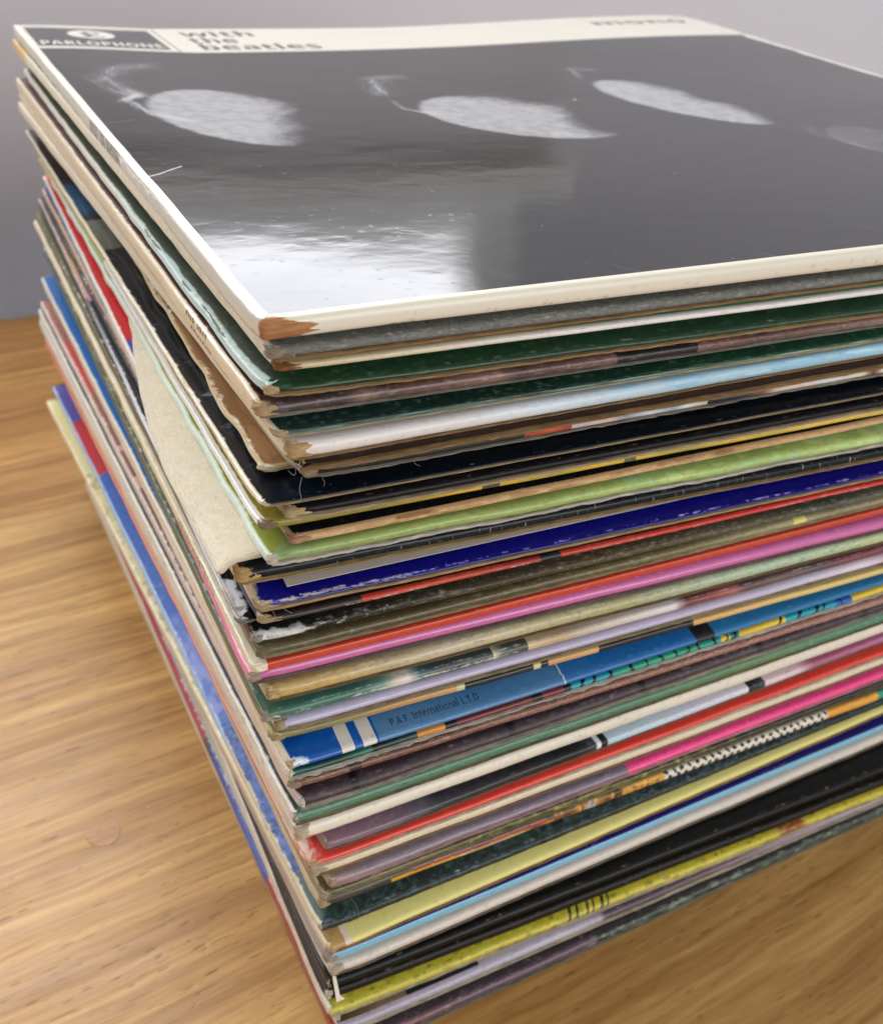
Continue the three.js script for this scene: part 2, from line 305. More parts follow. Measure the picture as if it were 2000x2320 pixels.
function emit(sl, keep, uvOf, caps) {                                    // cut a part out of a slab; uv per vertex depends on the part
  const map = new Map(), P = [], N = [], U = [], X = [], M = sl.M;
  const v = (i, j) => { const key = i * M + j; let n = map.get(key); if (n === undefined) { n = P.length / 3; map.set(key, n); const k = ((i % NP) * M + j); P.push(sl.pos[3 * k] / 1000, sl.pos[3 * k + 1] / 1000, sl.pos[3 * k + 2] / 1000); N.push(sl.nor[3 * k], sl.nor[3 * k + 1], sl.nor[3 * k + 2]); const t = uvOf(i % NP, j, sl, k); U.push(t[0], t[1]); } return n; };
  for (let i = 0; i < NP; i++) for (let j = 0; j < M - 1; j++) if (keep(i, j, sl.prof[j], sl.prof[j + 1])) { const a = v(i, j), b = v(i, j + 1), c = v(i + 1, j), d = v(i + 1, j + 1); X.push(a, b, c, c, b, d); }
  for (const [j, up] of caps ?? []) {
    let cx = 0, cy = 0, cz = 0; for (let i = 0; i < NP; i++) { const k = (i * M + j) * 3; cx += sl.pos[k]; cy += sl.pos[k + 1]; cz += sl.pos[k + 2]; }
    const n = P.length / 3; P.push(cx / NP / 1000, cy / NP / 1000, cz / NP / 1000); N.push(0, up, 0); U.push(0.5, 1);
    for (let i = 0; i < NP; i++) up > 0 ? X.push(n, v(i, j), v(i + 1, j)) : X.push(n, v(i + 1, j), v(i, j));
  }
  const g = new THREE.BufferGeometry(); g.setAttribute('position', new THREE.Float32BufferAttribute(P, 3)); g.setAttribute('normal', new THREE.Float32BufferAttribute(N, 3)); g.setAttribute('uv', new THREE.Float32BufferAttribute(U, 2)); g.setIndex(X);
  return g;
}
const rowV = (r) => 1 - r / 128;
function uvPrint(i, j, sl, k) {
  const s = SIDE[i][4], r = sl.row[k], u = sl.uu[k];
  if (s === 'l') return [u / S, r <= 0 ? rowV(R_FB + 1 + (R_LE - R_FB - 1) * (1 + r)) : rowV(R_LE + (R_LB - R_LE) * r)];
  return [u / FU, r <= 0 ? rowV(R_FE * (1 + r)) : rowV(R_FE + (R_FB - 1 - R_FE) * r)];
}
const uvBoard = (i, j, sl, k) => [sl.uu[k] / 60, sl.prof[j].th !== undefined ? sl.prof[j].th * 0.1 : sl.pos[3 * k + 2] / 60];

function sleeve(n, d) {
  const L = lay[n], pv = L.prev ? lay[L.prev] : null, k = L.i, bt = d.back === null ? 0 : 0.52 * (d.bt ?? 0.55), gap = d.gap ?? 0.3;
  const origin = [L.x, L.h, L.z];
  const t = new THREE.Group(); t.name = numbered('record_sleeve'); t.position.set(L.x / 1000, L.h / 1000, L.z / 1000); scene.add(t);
  t.userData = { label: d.label, category: 'record sleeve', group: 'old record sleeves stacked on the table' };
  const floorAt = (x, z) => bottomAt(L, x, z) + 0.03, roof = (x, z) => Math.min((pv ? bottomAt(pv, x, z) : TOP1) - gap, bottomAt(L, x, z) + (d.max ?? 99)) + (d.sag ? d.sag(x, z) : 0);
  // the card is pinched along its front edge and swells over the record inside
  const te = d.te ?? 0.62, pd = d.pd ?? 11;
  const loc = (x, z) => { const dx = x - L.x, dz = z - L.z; return [dx * L.c + dz * L.s, dx * L.s - dz * L.c]; };
  const pinched = (x, z) => { const [a, b] = loc(x, z), lo = floorAt(x, z), hi = roof(x, z), q = smooth(-1, pd, b) * 0.75 + 0.25 * smooth(0, 30, b); const ql = smooth(-1, 9, a) * 0.8 + 0.2 * smooth(0, 26, a), tl = d.tl ?? 0.9; return lo + (hi - lo) * Math.min(lerp(te, 1, Math.max(q, 0)), lerp(tl, 1, Math.max(ql, 0))); };
  const foot = (x, z) => { const a = loc(x, z)[0]; return floorAt(x, z) + (bt ? (bt + 0.06) * smooth(0.2, 2.4, a) : 0); };
  const ph = k * 37.7, amp = d.amp ?? 0.13, rag = d.rag ?? 0.05, crush = d.crush ?? 0.5;
  const outline = (p, f, a) => { const u = p[0] + p[1] * 1.7; return a * (vn(u * 0.06 + ph, 3) - 0.5) * 2 + f * (vn(u * 0.33 + ph, 7) + vn(u * 0.95 + ph, 17) + 0.8 * vn(u * 2.3 + ph, 27) - 1.4); };
  const corner = (p) => Math.exp(-(p[0] * p[0] + p[1] * p[1]) / 22);
  const body = slab({ L, lo: foot, hi: pinched, rf: d.rf ?? 1.3, rl: d.rl ?? 0.55, nf: d.nf ?? 2.3, nl: d.nl ?? 3.6, rings: d.rings, lift: d.lift, warp: d.warp,
    out: (p, s) => outline(p, rag * 0.5, amp) + (d.push ? d.push(p) : 0) - (d.in ?? 0) * (p[4] === 'f' ? 1 : 0.4) - crush * corner(p) * (0.6 + 0.8 * vn(s * 5 + ph, p[0] + 3 * p[1])) + 0.12 * corner(p) * (vn(s * 9 + ph, p[0] * 3 + p[1] * 3) - 0.5) }, origin);
  const tex = printSleeve(k, d);
  const pm = new THREE.MeshPhysicalMaterial({ map: tex, roughness: d.rough ?? 0.36, specularIntensity: d.spec ?? 1, bumpMap: d.bump ?? null, bumpScale: d.bumpS ?? 0.0002 });
  const sm = d.ls ? new THREE.MeshPhysicalMaterial({ map: tex, roughness: d.ls }) : pm;
  mesh('front_cover', emit(body, (i, j, q) => !(SIDE[i][4] === 'l' && q.th !== undefined), uvPrint, [[0, 1], [body.M - 1, -1]]), pm, t);
  const spine = mesh('spine', emit(body, (i, j, q) => SIDE[i][4] === 'l' && q.th !== undefined, uvPrint), sm, t);
  if (d.spineLabel) spine.userData.label = d.spineLabel;
  if (bt) {
    const r2 = d.brag ?? 0.12, bo = d.bo ?? 0.12;
    const back = slab({ L, lo: floorAt, hi: (x, z) => floorAt(x, z) + bt * (0.86 + 0.28 * vn(x * 0.2 + ph, z * 0.2)), rf: 0.22, rl: 0.22, nf: 3, nl: 3, rings: [60, 10, 3], lift: d.lift,
      out: (p, s) => outline(p, r2, amp) + bo * (p[4] === 'f' ? 1 : 0.3) - (p[4] === 'l' ? 1.2 : 0) - crush * 0.8 * corner(p) }, origin);
    const bk = mesh('back_cover', emit(back, () => true, uvBoard, [[0, 1], [back.M - 1, -1]]), boardM(d.back ?? '#b89a6c'), t);
    if (d.backLabel) bk.userData.label = d.backLabel;
  }
  if (d.lump) {                                                          // bare, frayed board showing at the near corner
    const len = d.lump[0] * 0.72, col = d.lump[1], rise = d.lump[2] ?? 0.32;
    const lp = slab({ L, lo: (x, z) => floorAt(x, z) + bt * 0.3, hi: (x, z) => pinched(x, z) - 0.08, rf: (d.rf ?? 1.3), rl: (d.rl ?? 0.55) + 0.3, nf: 2.3, nl: 2.8, lift: d.lift,
      out: (p, s) => { const dist = Math.hypot(p[0] * (d.lumpA ?? 1), p[1] * 1.3); return outline(p, rag * 0.5, amp) - (d.in ?? 0) * (p[4] === 'f' ? 1 : 0.4) - crush * 0.5 * corner(p) + rise * (1 - 1.25 * dist / len) + 0.75 * (vn(p[0] * 0.7 + ph, s * 5 + p[1]) - 0.5) * smooth(0, len, dist + 1) + 0.3 * (vn(p[0] * 0.9 + ph, s * 16 + p[1]) - 0.5); } }, origin);
    mesh('worn_corner', emit(lp, (i, j, q) => { const p = SIDE[i]; return q.th !== undefined && Math.hypot(p[0], p[1]) < len * 1.15 / (d.lumpA ?? 1) && p[0] < 40; }, (i, j, sl, kk) => [SIDE[i][0] / 40 + SIDE[i][1] / 40, sl.prof[j].th * 0.12]), boardM(col), t);
  }
  for (const [col, r, pts] of d.fibres ?? []) {                          // a hair or a loose paper fibre: points are a, b, height over the foot of the near corner
    const cv = new THREE.CatmullRomCurve3(pts.map(([a, b, y]) => { const [x, z] = toW(L, a, b); return new THREE.Vector3((x - origin[0]) / 1000, y / 1000, (z - origin[2]) / 1000); }));
    mesh('loose_fibre', new THREE.TubeGeometry(cv, 24, r / 1000, 5), boardM(col), t);
  }
  if (d.extra) d.extra(t, L, roof, floorAt, origin);
  return t;
}
// ------------------------------------------------------------------ the top sleeve
{
  const L = lay['1'], origin = [L.x, L.h, L.z];
  const t = new THREE.Group(); t.name = numbered('record_sleeve'); t.position.set(L.x / 1000, L.h / 1000, L.z / 1000); scene.add(t);
  t.userData = { label: 'glossy black sleeve with white title band and pale shapes, on top of the stack', category: 'record sleeve', group: 'old record sleeves stacked on the table' };
  const lift = (a, b) => -1.6 * (1 - Math.exp(-b / 40)) * smooth(6, 62, a) * (1 - 0.8 * smooth(90, 260, a)) + 4.6 * smooth(140, 318, a) * smooth(150, 318, b) + 0.5 * Math.sin(a * 0.018 + 0.6) * Math.sin(b * 0.02) * smooth(0, 60, b) * smooth(0, 60, a) - 0.25 * smooth(30, 0, a) * smooth(60, 0, b);
  const rings = [155, 130, 108, 88, 72, 58, 46, 36, 28, 21, 16, 12, 8, 5, 3, 2.2];
  const ph = 3.3;
  const out = (p, s) => 0.25 * (vn((p[0] + p[1] * 1.7) * 0.05 + ph, 3) - 0.5) + (p[4] === 'r' || p[4] === 'k' ? 0.9 * (fbm((p[0] + p[1]) * 0.25, 9, 3) - 0.5) : 0) - 0.5 * Math.exp(-(p[0] * p[0] + p[1] * p[1]) / 14) - 2.2 * Math.exp(-((S - p[0]) ** 2 + (S - p[1]) ** 2) / 60) * (0.6 + fbm(p[0] * 0.5, p[1] * 0.5, 3));
  const body = slab({ L, lo: (x, z) => bottomAt(L, x, z) + 0.05, hi: () => TOP1, rf: 1.35, rl: 0.5, nf: 2.5, nl: 4.2, rings, lift, out }, origin);
  // print on the front: title band, label box, pale abstract shapes on black, scratches
  const Z = 2048, q = Z / S, [c, ctx] = mkCanvas(Z, Z), X = (a) => a * q, Y = (b) => (S - b) * q;
  reseed(77);
  ctx.fillStyle = '#121316'; ctx.fillRect(0, 0, Z, Z);
  ctx.fillStyle = '#dbd6c6'; ctx.fillRect(0, 0, Z, Y(258.5)); ctx.fillRect(0, 0, X(0.8), Z); ctx.fillRect(X(S - 1.6), 0, X(3), Z);
  ctx.strokeStyle = '#2a2b2e'; ctx.lineWidth = 3; ctx.strokeRect(X(1.6), Y(308.6), X(50), Y(S - 49.4) - Y(S)); 
  ctx.fillStyle = '#26282c'; ctx.fillRect(X(3), Y(305.5), X(46), X(42));
  ctx.fillStyle = '#dad8cc'; ctx.beginPath(); ctx.ellipse(X(25.4), Y(291.5), X(8.6), X(9.6), 0, 0, 7); ctx.fill();
  ctx.save(); ctx.translate(X(25.4), Y(291.5)); ctx.fillStyle = '#26282c'; ctx.font = 'bold 108px serif'; ctx.textAlign = 'center'; ctx.textBaseline = 'middle'; ctx.fillText('£', 0, 4); ctx.restore();
  const fit = (s, a0, a1, b, h, col, font = 'sans-serif') => { ctx.save(); ctx.fillStyle = col; ctx.font = `bold ${Math.round(h * q * 1.38)}px ${font}`; const w = ctx.measureText(s).width; ctx.translate(X(a0), Y(b)); ctx.scale(X(a1 - a0) / w, 1); ctx.textBaseline = 'alphabetic'; ctx.fillText(s, 0, 0); ctx.restore(); };
  fit('PARLOPHONE', 4, 48, 267, 8.5, '#d6d4c8');
  fit('with', 60.5, 91, 293.5, 12, '#26272a'); fit('the', 60.5, 80, 278.5, 12, '#26272a'); fit('beatles', 60.5, 109, 264, 12, '#26272a');
  fit('mono', 249, 303, 289, 11, '#2a2b2c');
  // pale half-moon brush shapes (a plain stand-in for the picture on this cover)
  const moon = (ca, cb, ra, rb, tilt, n, al) => { for (let i = 0; i < n; i++) { const r = Math.sqrt(rnd()), th = rnd() * 6.2832, ex = r * Math.cos(th), ey = r * Math.sin(th); const cut = 0.05 + 0.9 * fbm(ey * 1.7 + ca, ca, 3) - 0.35 * ey * ey + 0.3 * ey; if (ex > cut - 0.35 + 0.5 * rnd()) continue; const a = ca + ra * ex * Math.cos(tilt) - rb * ey * Math.sin(tilt), b = cb + ra * ex * Math.sin(tilt) + rb * ey * Math.cos(tilt); ctx.fillStyle = `rgba(186,188,187,${al * rr(0.3, 1)})`; ctx.beginPath(); ctx.ellipse(X(a), Y(b), rr(5, 14), rr(5, 14), 0, 0, 7); ctx.fill(); } };
  moon(42, 150, 24, 38, 0.12, 30000, 0.04); moon(126, 138, 27, 33, 0.55, 30000, 0.04); moon(194, 147, 19, 37, 0.28, 24000, 0.04); moon(228, 80, 20, 26, 0.3, 12000, 0.014);
  const plume = (pts, n, w) => { for (let i = 0; i < n; i++) { const k = rnd() * (pts.length - 1), j = Math.floor(k), f = k - j, a = lerp(pts[j][0], pts[j + 1][0], f) + rr(-w, w) * rnd(), b = lerp(pts[j][1], pts[j + 1][1], f) + rr(-w, w) * rnd(), dx = pts[j + 1][0] - pts[j][0], dy = pts[j + 1][1] - pts[j][1], l = Math.hypot(dx, dy); ctx.strokeStyle = `rgba(180,181,180,${rr(0.04, 0.2)})`; ctx.lineWidth = rr(1, 4.5); ctx.beginPath(); ctx.moveTo(X(a), Y(b)); ctx.lineTo(X(a + dx / l * rr(2, 7) + rr(-1, 1)), Y(b + dy / l * rr(2, 7) + rr(-1, 1))); ctx.stroke(); } };
  plume([[36, 232], [22, 222], [14, 205], [16, 186], [19, 178]], 1500, 9); plume([[20, 180], [14, 171], [17, 152], [24, 144]], 900, 2.6);
  plume([[118, 205], [104, 203], [99, 190], [96, 176]], 800, 7); plume([[95, 168], [93, 155], [98, 146], [106, 142]], 300, 1.4); plume([[196, 200], [184, 204], [179, 190]], 240, 4); plume([[214, 110], [207, 96], [209, 82]], 160, 5);
  // scratches, scuffs, dust
  const scr = (p, w, al, col = '214,214,212') => { ctx.strokeStyle = `rgba(${col},${al})`; ctx.lineWidth = w; ctx.lineJoin = 'round'; ctx.beginPath(); p.forEach(([a, b], i) => (i ? ctx.lineTo(X(a), Y(b)) : ctx.moveTo(X(a), Y(b)))); ctx.stroke(); };
  scr([[1.3, 141.4], [4, 142.6], [7.5, 143], [11.1, 144.8]], 2, 0.55); scr([[3, 134.2], [7, 133], [11.2, 131.3]], 2, 0.4);
  scr([[-1.3, 86.6], [2, 88], [4.8, 89.6], [8, 92.6], [11.3, 95.3]], 4, 0.9); scr([[9, 118], [16, 110], [19, 104]], 3, 0.12);
  scr([[72.7, 8.4], [77.1, -1.5]], 1.2, 0.4); scr([[107.9, 5.8], [109.2, -0.9]], 1.4, 0.5); scr([[44, 26], [47, 14], [51, 5]], 1.1, 0.35); scr([[0.4, 24.5], [4, 23.4], [8, 22.6], [13, 20.5]], 1.6, 0.9, '40,40,44');
  for (let i = 0; i < 260; i++) { const a = rr(2, S - 3), b = rr(0, 250), l = rr(0.3, 2.4), th = rr(-0.5, 0.5); scr([[a, b], [a + l * Math.cos(th), b + l * Math.sin(th)]], rr(0.8, 1.6), rr(0.08, 0.4)); }
  for (let i = 0; i < 26; i++) { const a = rr(30, 200), b = rr(2, 120), l = rr(6, 26), th = rr(-1.4, 1.4); scr([[a, b], [a + 0.5 * l * Math.cos(th) + rr(-0.6, 0.6), b + 0.5 * l * Math.sin(th)], [a + l * Math.cos(th), b + l * Math.sin(th)]], rr(0.8, 1.5), rr(0.06, 0.22)); }
  for (let i = 0; i < 700; i++) { ctx.fillStyle = `rgba(225,225,222,${rr(0.2, 0.9)})`; const s = rnd() < 0.12 ? rr(2, 3.4) : rr(0.8, 1.9); ctx.fillRect(X(rr(2, S)), Y(rr(0, 255)), s, s); }
  for (let b = 0; b < 258; b += 0.25) { const w = 2.2 + 2.6 * fbm(b * 0.12, 5, 4) + 2 * smooth(225, 258, b); ctx.fillStyle = '#e6e2d8'; ctx.fillRect(X(S - w), Y(b), X(w + 2), 3); } ctx.fillStyle = '#8a6a48'; ctx.fillRect(X(S - 4), Y(239), X(5), 5);
  for (let i = 0; i < 260; i++) { const a = S - rr(0, 5) * rnd(), b = rr(0, 312); ctx.fillStyle = `rgba(215,210,200,${rr(0.2, 0.8)})`; ctx.fillRect(X(a), Y(b), rr(2, 14), rr(1, 8)); }
  for (let i = 0; i < 160; i++) { const b = 252 - rr(0, 26) * rnd(), a = S - 2 - rr(0, 16) * rnd() * rnd(); ctx.fillStyle = `rgba(196,190,180,${rr(0.1, 0.45)})`; ctx.fillRect(X(a), Y(b), rr(2, 10), rr(1, 4)); }
  for (let i = 0; i < 70; i++) { const d = rnd() * 10, e = rnd() * 6; ctx.fillStyle = ['rgba(176,130,84,.5)', 'rgba(214,206,190,.6)'][i % 2]; ctx.fillRect(X(S - e - 1), Y(S - d - 1), rr(4, 14), rr(3, 9)); }
  const tex = canvasTex(c, THREE.ClampToEdgeWrapping);
  const rip = dataTex(1024, 1024, (u, v, x, y) => { const n = 128 + 22 * (fbm(x * 0.13, y * 0.2, 2) - 0.5) * 2 + 100 * (fbm(x * 0.03 + 5, y * 0.05, 2) - 0.5) * 2; return [n, n, n]; });
  const gloss = dataTex(512, 512, (u, v, x, y) => { const n = 255 * clamp(0.09 + 0.1 * (fbm(x * 0.02, y * 0.05, 3) - 0.4) + (vn(x * 0.6, y * 0.6) > 0.93 ? 0.1 : 0), 0.04, 1); return [n, n, n]; });
  const pm = new THREE.MeshPhysicalMaterial({ map: tex, roughness: 1, roughnessMap: gloss, specularIntensity: 0.68, bumpMap: rip, bumpScale: 0.000055 });
  const sq = (i, j, sl, k) => { const p = SIDE[i], d = sl.prof[j].d ?? 0, [a, b] = inset(p, d); return [a / S, b / S]; };
  mesh('front_cover', emit(body, (i, j, e, e2) => e.th === undefined && e.top === 1 && e2.th === undefined, sq, [[0, 1]]), pm, t);
  mesh('back_cover', emit(body, (i, j, e, e2) => e.top === 0, uvBoard, [[body.M - 1, -1]]), boardM('#cfc4ac'), t);
  // white fold and spine: own print strip
  const [c2, g2] = mkCanvas(TW, 128); reseed(9);
  band(g2, '#dcd5c2', fx, 0, R_FB); band(g2, '#d3cdbc', lx, R_FB, R_LB); mottle(g2, 0, R_FB, 300, 0.05, ['110,90,60', '255,255,250']); mottle(g2, R_FB, R_LB, 300, 0.05, ['110,95,70', '255,255,250']);
  wear(g2, R_FE + 14, 60, '#8d7a60', 7, 0, TW, 0.22); wear(g2, R_FE + 16, 26, '#a5714e', 3, 300, 1400, 0.4); wear(g2, R_FE + 19, 14, '#3d332a', 2, fx(22), fx(28), 0.6);
  cornerWear(g2, R_FE - 3, R_FB - 4, fx, 6, ['#a87447', '#b98656', '#92623a', '#cba072']);
  txt(g2, 'With The Beatles', lx(150), R_LE + 13, 19, 1.6, '#2c2c2a', 'serif', true, 'bold');
  g2.strokeStyle = '#fbf9f2'; g2.lineWidth = 2; g2.beginPath(); for (let l = 2; l < 112; l += 1.5) { const y = R_LE + 4 + 6 * smooth(10, 110, l) + 4 * (vn(l * 0.35, 3) - 0.5); l === 2 ? g2.moveTo(lx(l), y) : g2.lineTo(lx(l), y); } g2.stroke();
  g2.strokeStyle = '#8d8980'; g2.lineWidth = 1; g2.beginPath(); for (let l = 2; l < 60; l += 1) { const y = R_LE + 2 + 3 * (vn(l * 0.5, 13) - 0.5); l === 2 ? g2.moveTo(lx(l), y) : g2.lineTo(lx(l), y); } g2.stroke();
  wear(g2, R_LB - 4, 700, '#8a735c', 3, 0, lx(75), 0.7); wear(g2, R_LB - 6, 200, '#b59c84', 3, 0, lx(45), 0.7); mottle(g2, R_LE, R_LB, 500, 0.12, ['255,255,252', '200,190,172']);
  const t2 = canvasTex(c2), fm = new THREE.MeshPhysicalMaterial({ map: t2, roughness: 0.32 });
  mesh('fold_edge', emit(body, (i, j, e, e2) => (e.th !== undefined || e2.th !== undefined) && !e.top && SIDE[i][4] !== 'l' || (e.top === 1 && e2.th !== undefined && SIDE[i][4] !== 'l'), uvPrint), fm, t);
  mesh('spine', emit(body, (i, j, e, e2) => SIDE[i][4] === 'l' && (e.th !== undefined || e2.th !== undefined) && e.top !== 0, uvPrint), fm, t);
  // brown frayed board at the near corner
  const lp = slab({ L, lo: (x, z) => bottomAt(L, x, z) + 0.02, hi: () => TOP1 - 0.05, rf: 1.5, rl: 1.2, nf: 2.1, nl: 2.4, lift, out: (p, s) => { const d = Math.hypot(p[0] * 0.5 * (0.75 + 1.5 * Math.abs(s - 0.45)), p[1] * 3.4); return out(p, s) * 0.6 + 0.55 * (1 - 1.15 * d / 5.4) + 0.3 * (vn(p[0] * 0.2 + p[1] * 0.6, s * 11) - 0.5) + 0.12 * (vn(p[0] * 0.8, s * 26 + 5) - 0.5); } }, origin);
  mesh('worn_corner', emit(lp, (i, j, e) => { const p = SIDE[i]; return e.th !== undefined && p[0] < 14 && p[1] < 3; }, (i, j, sl, k) => [SIDE[i][0] / 60 + SIDE[i][1] / 30, sl.prof[j].th * 0.2]), boardM('#bd8555'), t).userData.label = 'brown frayed board at the near corner';
}

// ------------------------------------------------------------------ the other sleeves, from the second one down
const canvasWeave = dataTex(512, 128, (u, v, x, y) => { const n = 128 + 90 * (rnd() - 0.5) + 50 * (vn(x * 0.5, y * 0.3) - 0.5); return [n, n, n]; });
canvasWeave.wrapS = canvasWeave.wrapT = THREE.RepeatWrapping; canvasWeave.repeat.set(2, 1);
const TAN = ['#c7ab80', '#a98658', '#d9c6a2'], GREY = ['#b9b2a6', '#d6d1c8', '#8d857a'], CREAM = ['#d9cdb4', '#c4b08a', '#efe6d2'];
const dots = (ctx, u0, u1, cols, n, y0, y1, sx = [8, 40], sy = [2, 7]) => { for (let i = 0; i < n; i++) { ctx.fillStyle = cols[i % cols.length]; ctx.globalAlpha = rr(0.35, 0.9); ctx.beginPath(); ctx.ellipse(fx(rr(u0, u1)), rr(y0, y1), rr(...sx), rr(...sy), 0, 0, 7); ctx.fill(); } ctx.globalAlpha = 1; };
const ldots = (ctx, l0, l1, cols, n, y0, y1, sx = [8, 40], sy = [2, 7]) => { for (let i = 0; i < n; i++) { ctx.fillStyle = cols[i % cols.length]; ctx.globalAlpha = rr(0.3, 0.85); ctx.beginPath(); ctx.ellipse(lx(rr(l0, l1)), rr(y0, y1), rr(...sx), rr(...sy), 0, 0, 7); ctx.fill(); } ctx.globalAlpha = 1; };
const rect = (ctx, u0, u1, col, y0 = 0, y1 = R_FB) => { ctx.fillStyle = col; ctx.fillRect(fx(u0), y0, fx(u1) - fx(u0), y1 - y0); };
const specks = (ctx, n, col, y0, y1, a = 0.8) => { ctx.fillStyle = col; for (let i = 0; i < n; i++) { ctx.globalAlpha = a * rr(0.3, 1); ctx.fillRect(rr(0, TW), rr(y0, y1), rr(1, 4), rr(0.6, 1.6)); } ctx.globalAlpha = 1; };

sleeve('2', { te: 0.70, label: 'grey cloth-textured sleeve with cream spine, directly under the glossy black one', f: '#6a6b64', l: '#d8d0b8', lt: '#6f6a56', back: '#b28c5e', bt: 0.7, brag: 0.2, bo: 0.3, gap: 0.5, rough: 0.75, bump: canvasWeave, bumpS: 0.0003, mot: 0.16, cw: [3, ['#9a9080', '#877c6c', '#b0a692']], lump: [4.5, '#9c907c', 0.2],
  paint: (c) => { specks(c, 5000, '#8c8d86', 0, R_FB, 0.5); specks(c, 4000, '#3f413c', 0, R_FB, 0.5); ldots(c, 280, 313, ['#cfae72'], 60, R_LE, R_LB, [10, 40], [3, 8]); } });
sleeve('3', { tl: 0.80, te: 0.5, label: 'thin white-edged sleeve with a pale green front, above the dark green one', f: [[0, '#cdb98c'], [30, '#d8ceb4'], [60, '#e4e0d8'], [215, '#e6e3dc']], ft: [[0, '#a8854c'], [50, '#a9905c'], [66, '#6c9a70'], [90, '#58a27a'], [215, '#7ab896']], l: '#ddd6bf', lt: '#d8d2be', back: null, rf: 1.0, cw: [5, ['#8f5e30', '#a87444', '#7a4c26']], lump: [5, '#96622f', 0.22], gap: 0.3 });
sleeve('4', { tl: 0.5, te: 0.50, label: 'dark green sleeve with pale blue peeling spine and torn tan lower edge', f: '#21422b', l: [[0, '#bcd4cf'], [90, '#c4d6cf'], [135, '#d6d5c4'], [313, '#dcd6c2']], lt: '#2e3a2c', back: '#b39468', bt: 0.95, brag: 0.35, bo: 0.35, amp: 0.2, mot: 0.12, rf: 1.8, gap: 0.7, crush: 1.6, cw: [2.4, CREAM], lump: [3.2, '#c4ab84', 0.25], spineLabel: 'pale blue spine with ragged flaking edge',
  paint: (c) => { for (let l = 0; l < 130; l += 0.3) { const k = 1 - l / 180, e = k * (1.5 + 5 * fbm(l * 0.12, 4, 4)); c.fillStyle = '#bcd4cd'; c.fillRect(lx(l), R_LE - e, 3, e + 1); const g = fbm(l * 0.09, 31, 4); if (g > 0.56) { c.fillStyle = '#39463a'; c.fillRect(lx(l), R_LE, 3, 40 * (g - 0.56)); } } for (let i = 0; i < 40; i++) { c.strokeStyle = `rgba(170,176,166,${rr(0.1, 0.4)})`; c.lineWidth = 1; const x = lx(rr(0, 60)), y = rr(R_FB + 6, R_LE); c.beginPath(); c.moveTo(x, y); c.lineTo(x + rr(-90, 90), y + rr(-16, 16)); c.stroke(); } for (let i = 0; i < 30; i++) { c.strokeStyle = `rgba(150,160,150,${rr(0.1, 0.4)})`; const x = fx(rr(0, 12)), y = rr(14, R_FB - 8); c.beginPath(); c.moveTo(x, y); c.lineTo(x + rr(-40, 40), y + rr(-10, 10)); c.stroke(); } specks(c, 2600, '#3a6244', 20, R_FB, 0.3); specks(c, 40, '#aab4a6', 0, R_FE, 0.6); } });
sleeve('5', { tl: 0.85, te: 0.60, label: 'dark brown sleeve with a wide cream spine printed CONTOUR', f: [[0, '#4a3d3b'], [16, '#493a37'], [20, '#8a6c62'], [24, '#5d4540'], [36, '#6d4f4a'], [46, '#87675c'], [52, '#5a4240'], [70, '#72534e'], [74, '#23201f', 1], [92, '#211d1f'], [94, '#7d5b54', 1], [110, '#5e4440'], [140, '#7e6258'], [165, '#96826e'], [215, '#6a524c']], l: '#dccbaa', lt: '#401a17', back: '#b9b2a4', bt: 0.35, bo: 0.05, brag: 0.04, cw: [4, ['#c4a67c', '#a98658', '#8d6c48']], lump: [5, '#c0a078', 0.4], rl: 0.8, mot: 0.16, gap: 0.35,
  paint: (c) => { txt(c, 'MFP  2014', lx(47), R_LE + 8, 8.5, 2.5, '#33291f', 'sans-serif', true); txt(c, '\u25a0 CONTOUR', lx(46), R_LE + 15.5, 10, 2.1, '#2c231b', 'sans-serif', true); txt(c, 'SERIES', lx(26), R_LE + 18, 7, 2.6, '#7a6850', 'sans-serif', true); c.strokeStyle = '#3f93b5'; c.lineWidth = 2; c.beginPath(); for (let l = 70; l < 128; l += 1) { const y = R_LB - 5 - 3 * vn(l * 0.2, 8); l === 70 ? c.moveTo(lx(l), y) : c.lineTo(lx(l), y); } c.stroke(); wear(c, R_LE + 3, 500, '#fbf4e2', 3, 0, lx(60), 0.8); wear(c, R_FB - 8, 260, '#a98f86', 6, 0, TW, 0.2); } });
sleeve('6', { te: 0.45, label: 'deep green sleeve with a pale blue line along its cream lower edge', f: [[0, '#1a302c'], [60, '#183629'], [100, '#1c4630'], [215, '#24583e']], l: '#dccba6', lt: '#1b3a32', back: '#d3c29c', bt: 0.6, bo: 0.15, brag: 0.06, cw: [2.6, CREAM], lump: [3.4, '#cdb48c', 0.25], rf: 0.8, mot: 0.2,
  paint: (c) => { const g = c.createLinearGradient(0, 0, TW, 0); g.addColorStop(0, '#4d8ca6'); g.addColorStop(0.35, '#7aa6a6'); g.addColorStop(0.6, '#b9cfc6'); g.addColorStop(1, '#d3dcd6'); c.fillStyle = g; for (let x = 0; x < TW; x += 3) c.fillRect(x, R_FB - 9 - 5 * vn(x * 0.02, 3), 3, 14); specks(c, 2200, '#2c5a48', 0, R_FE + 8, 0.35); } });
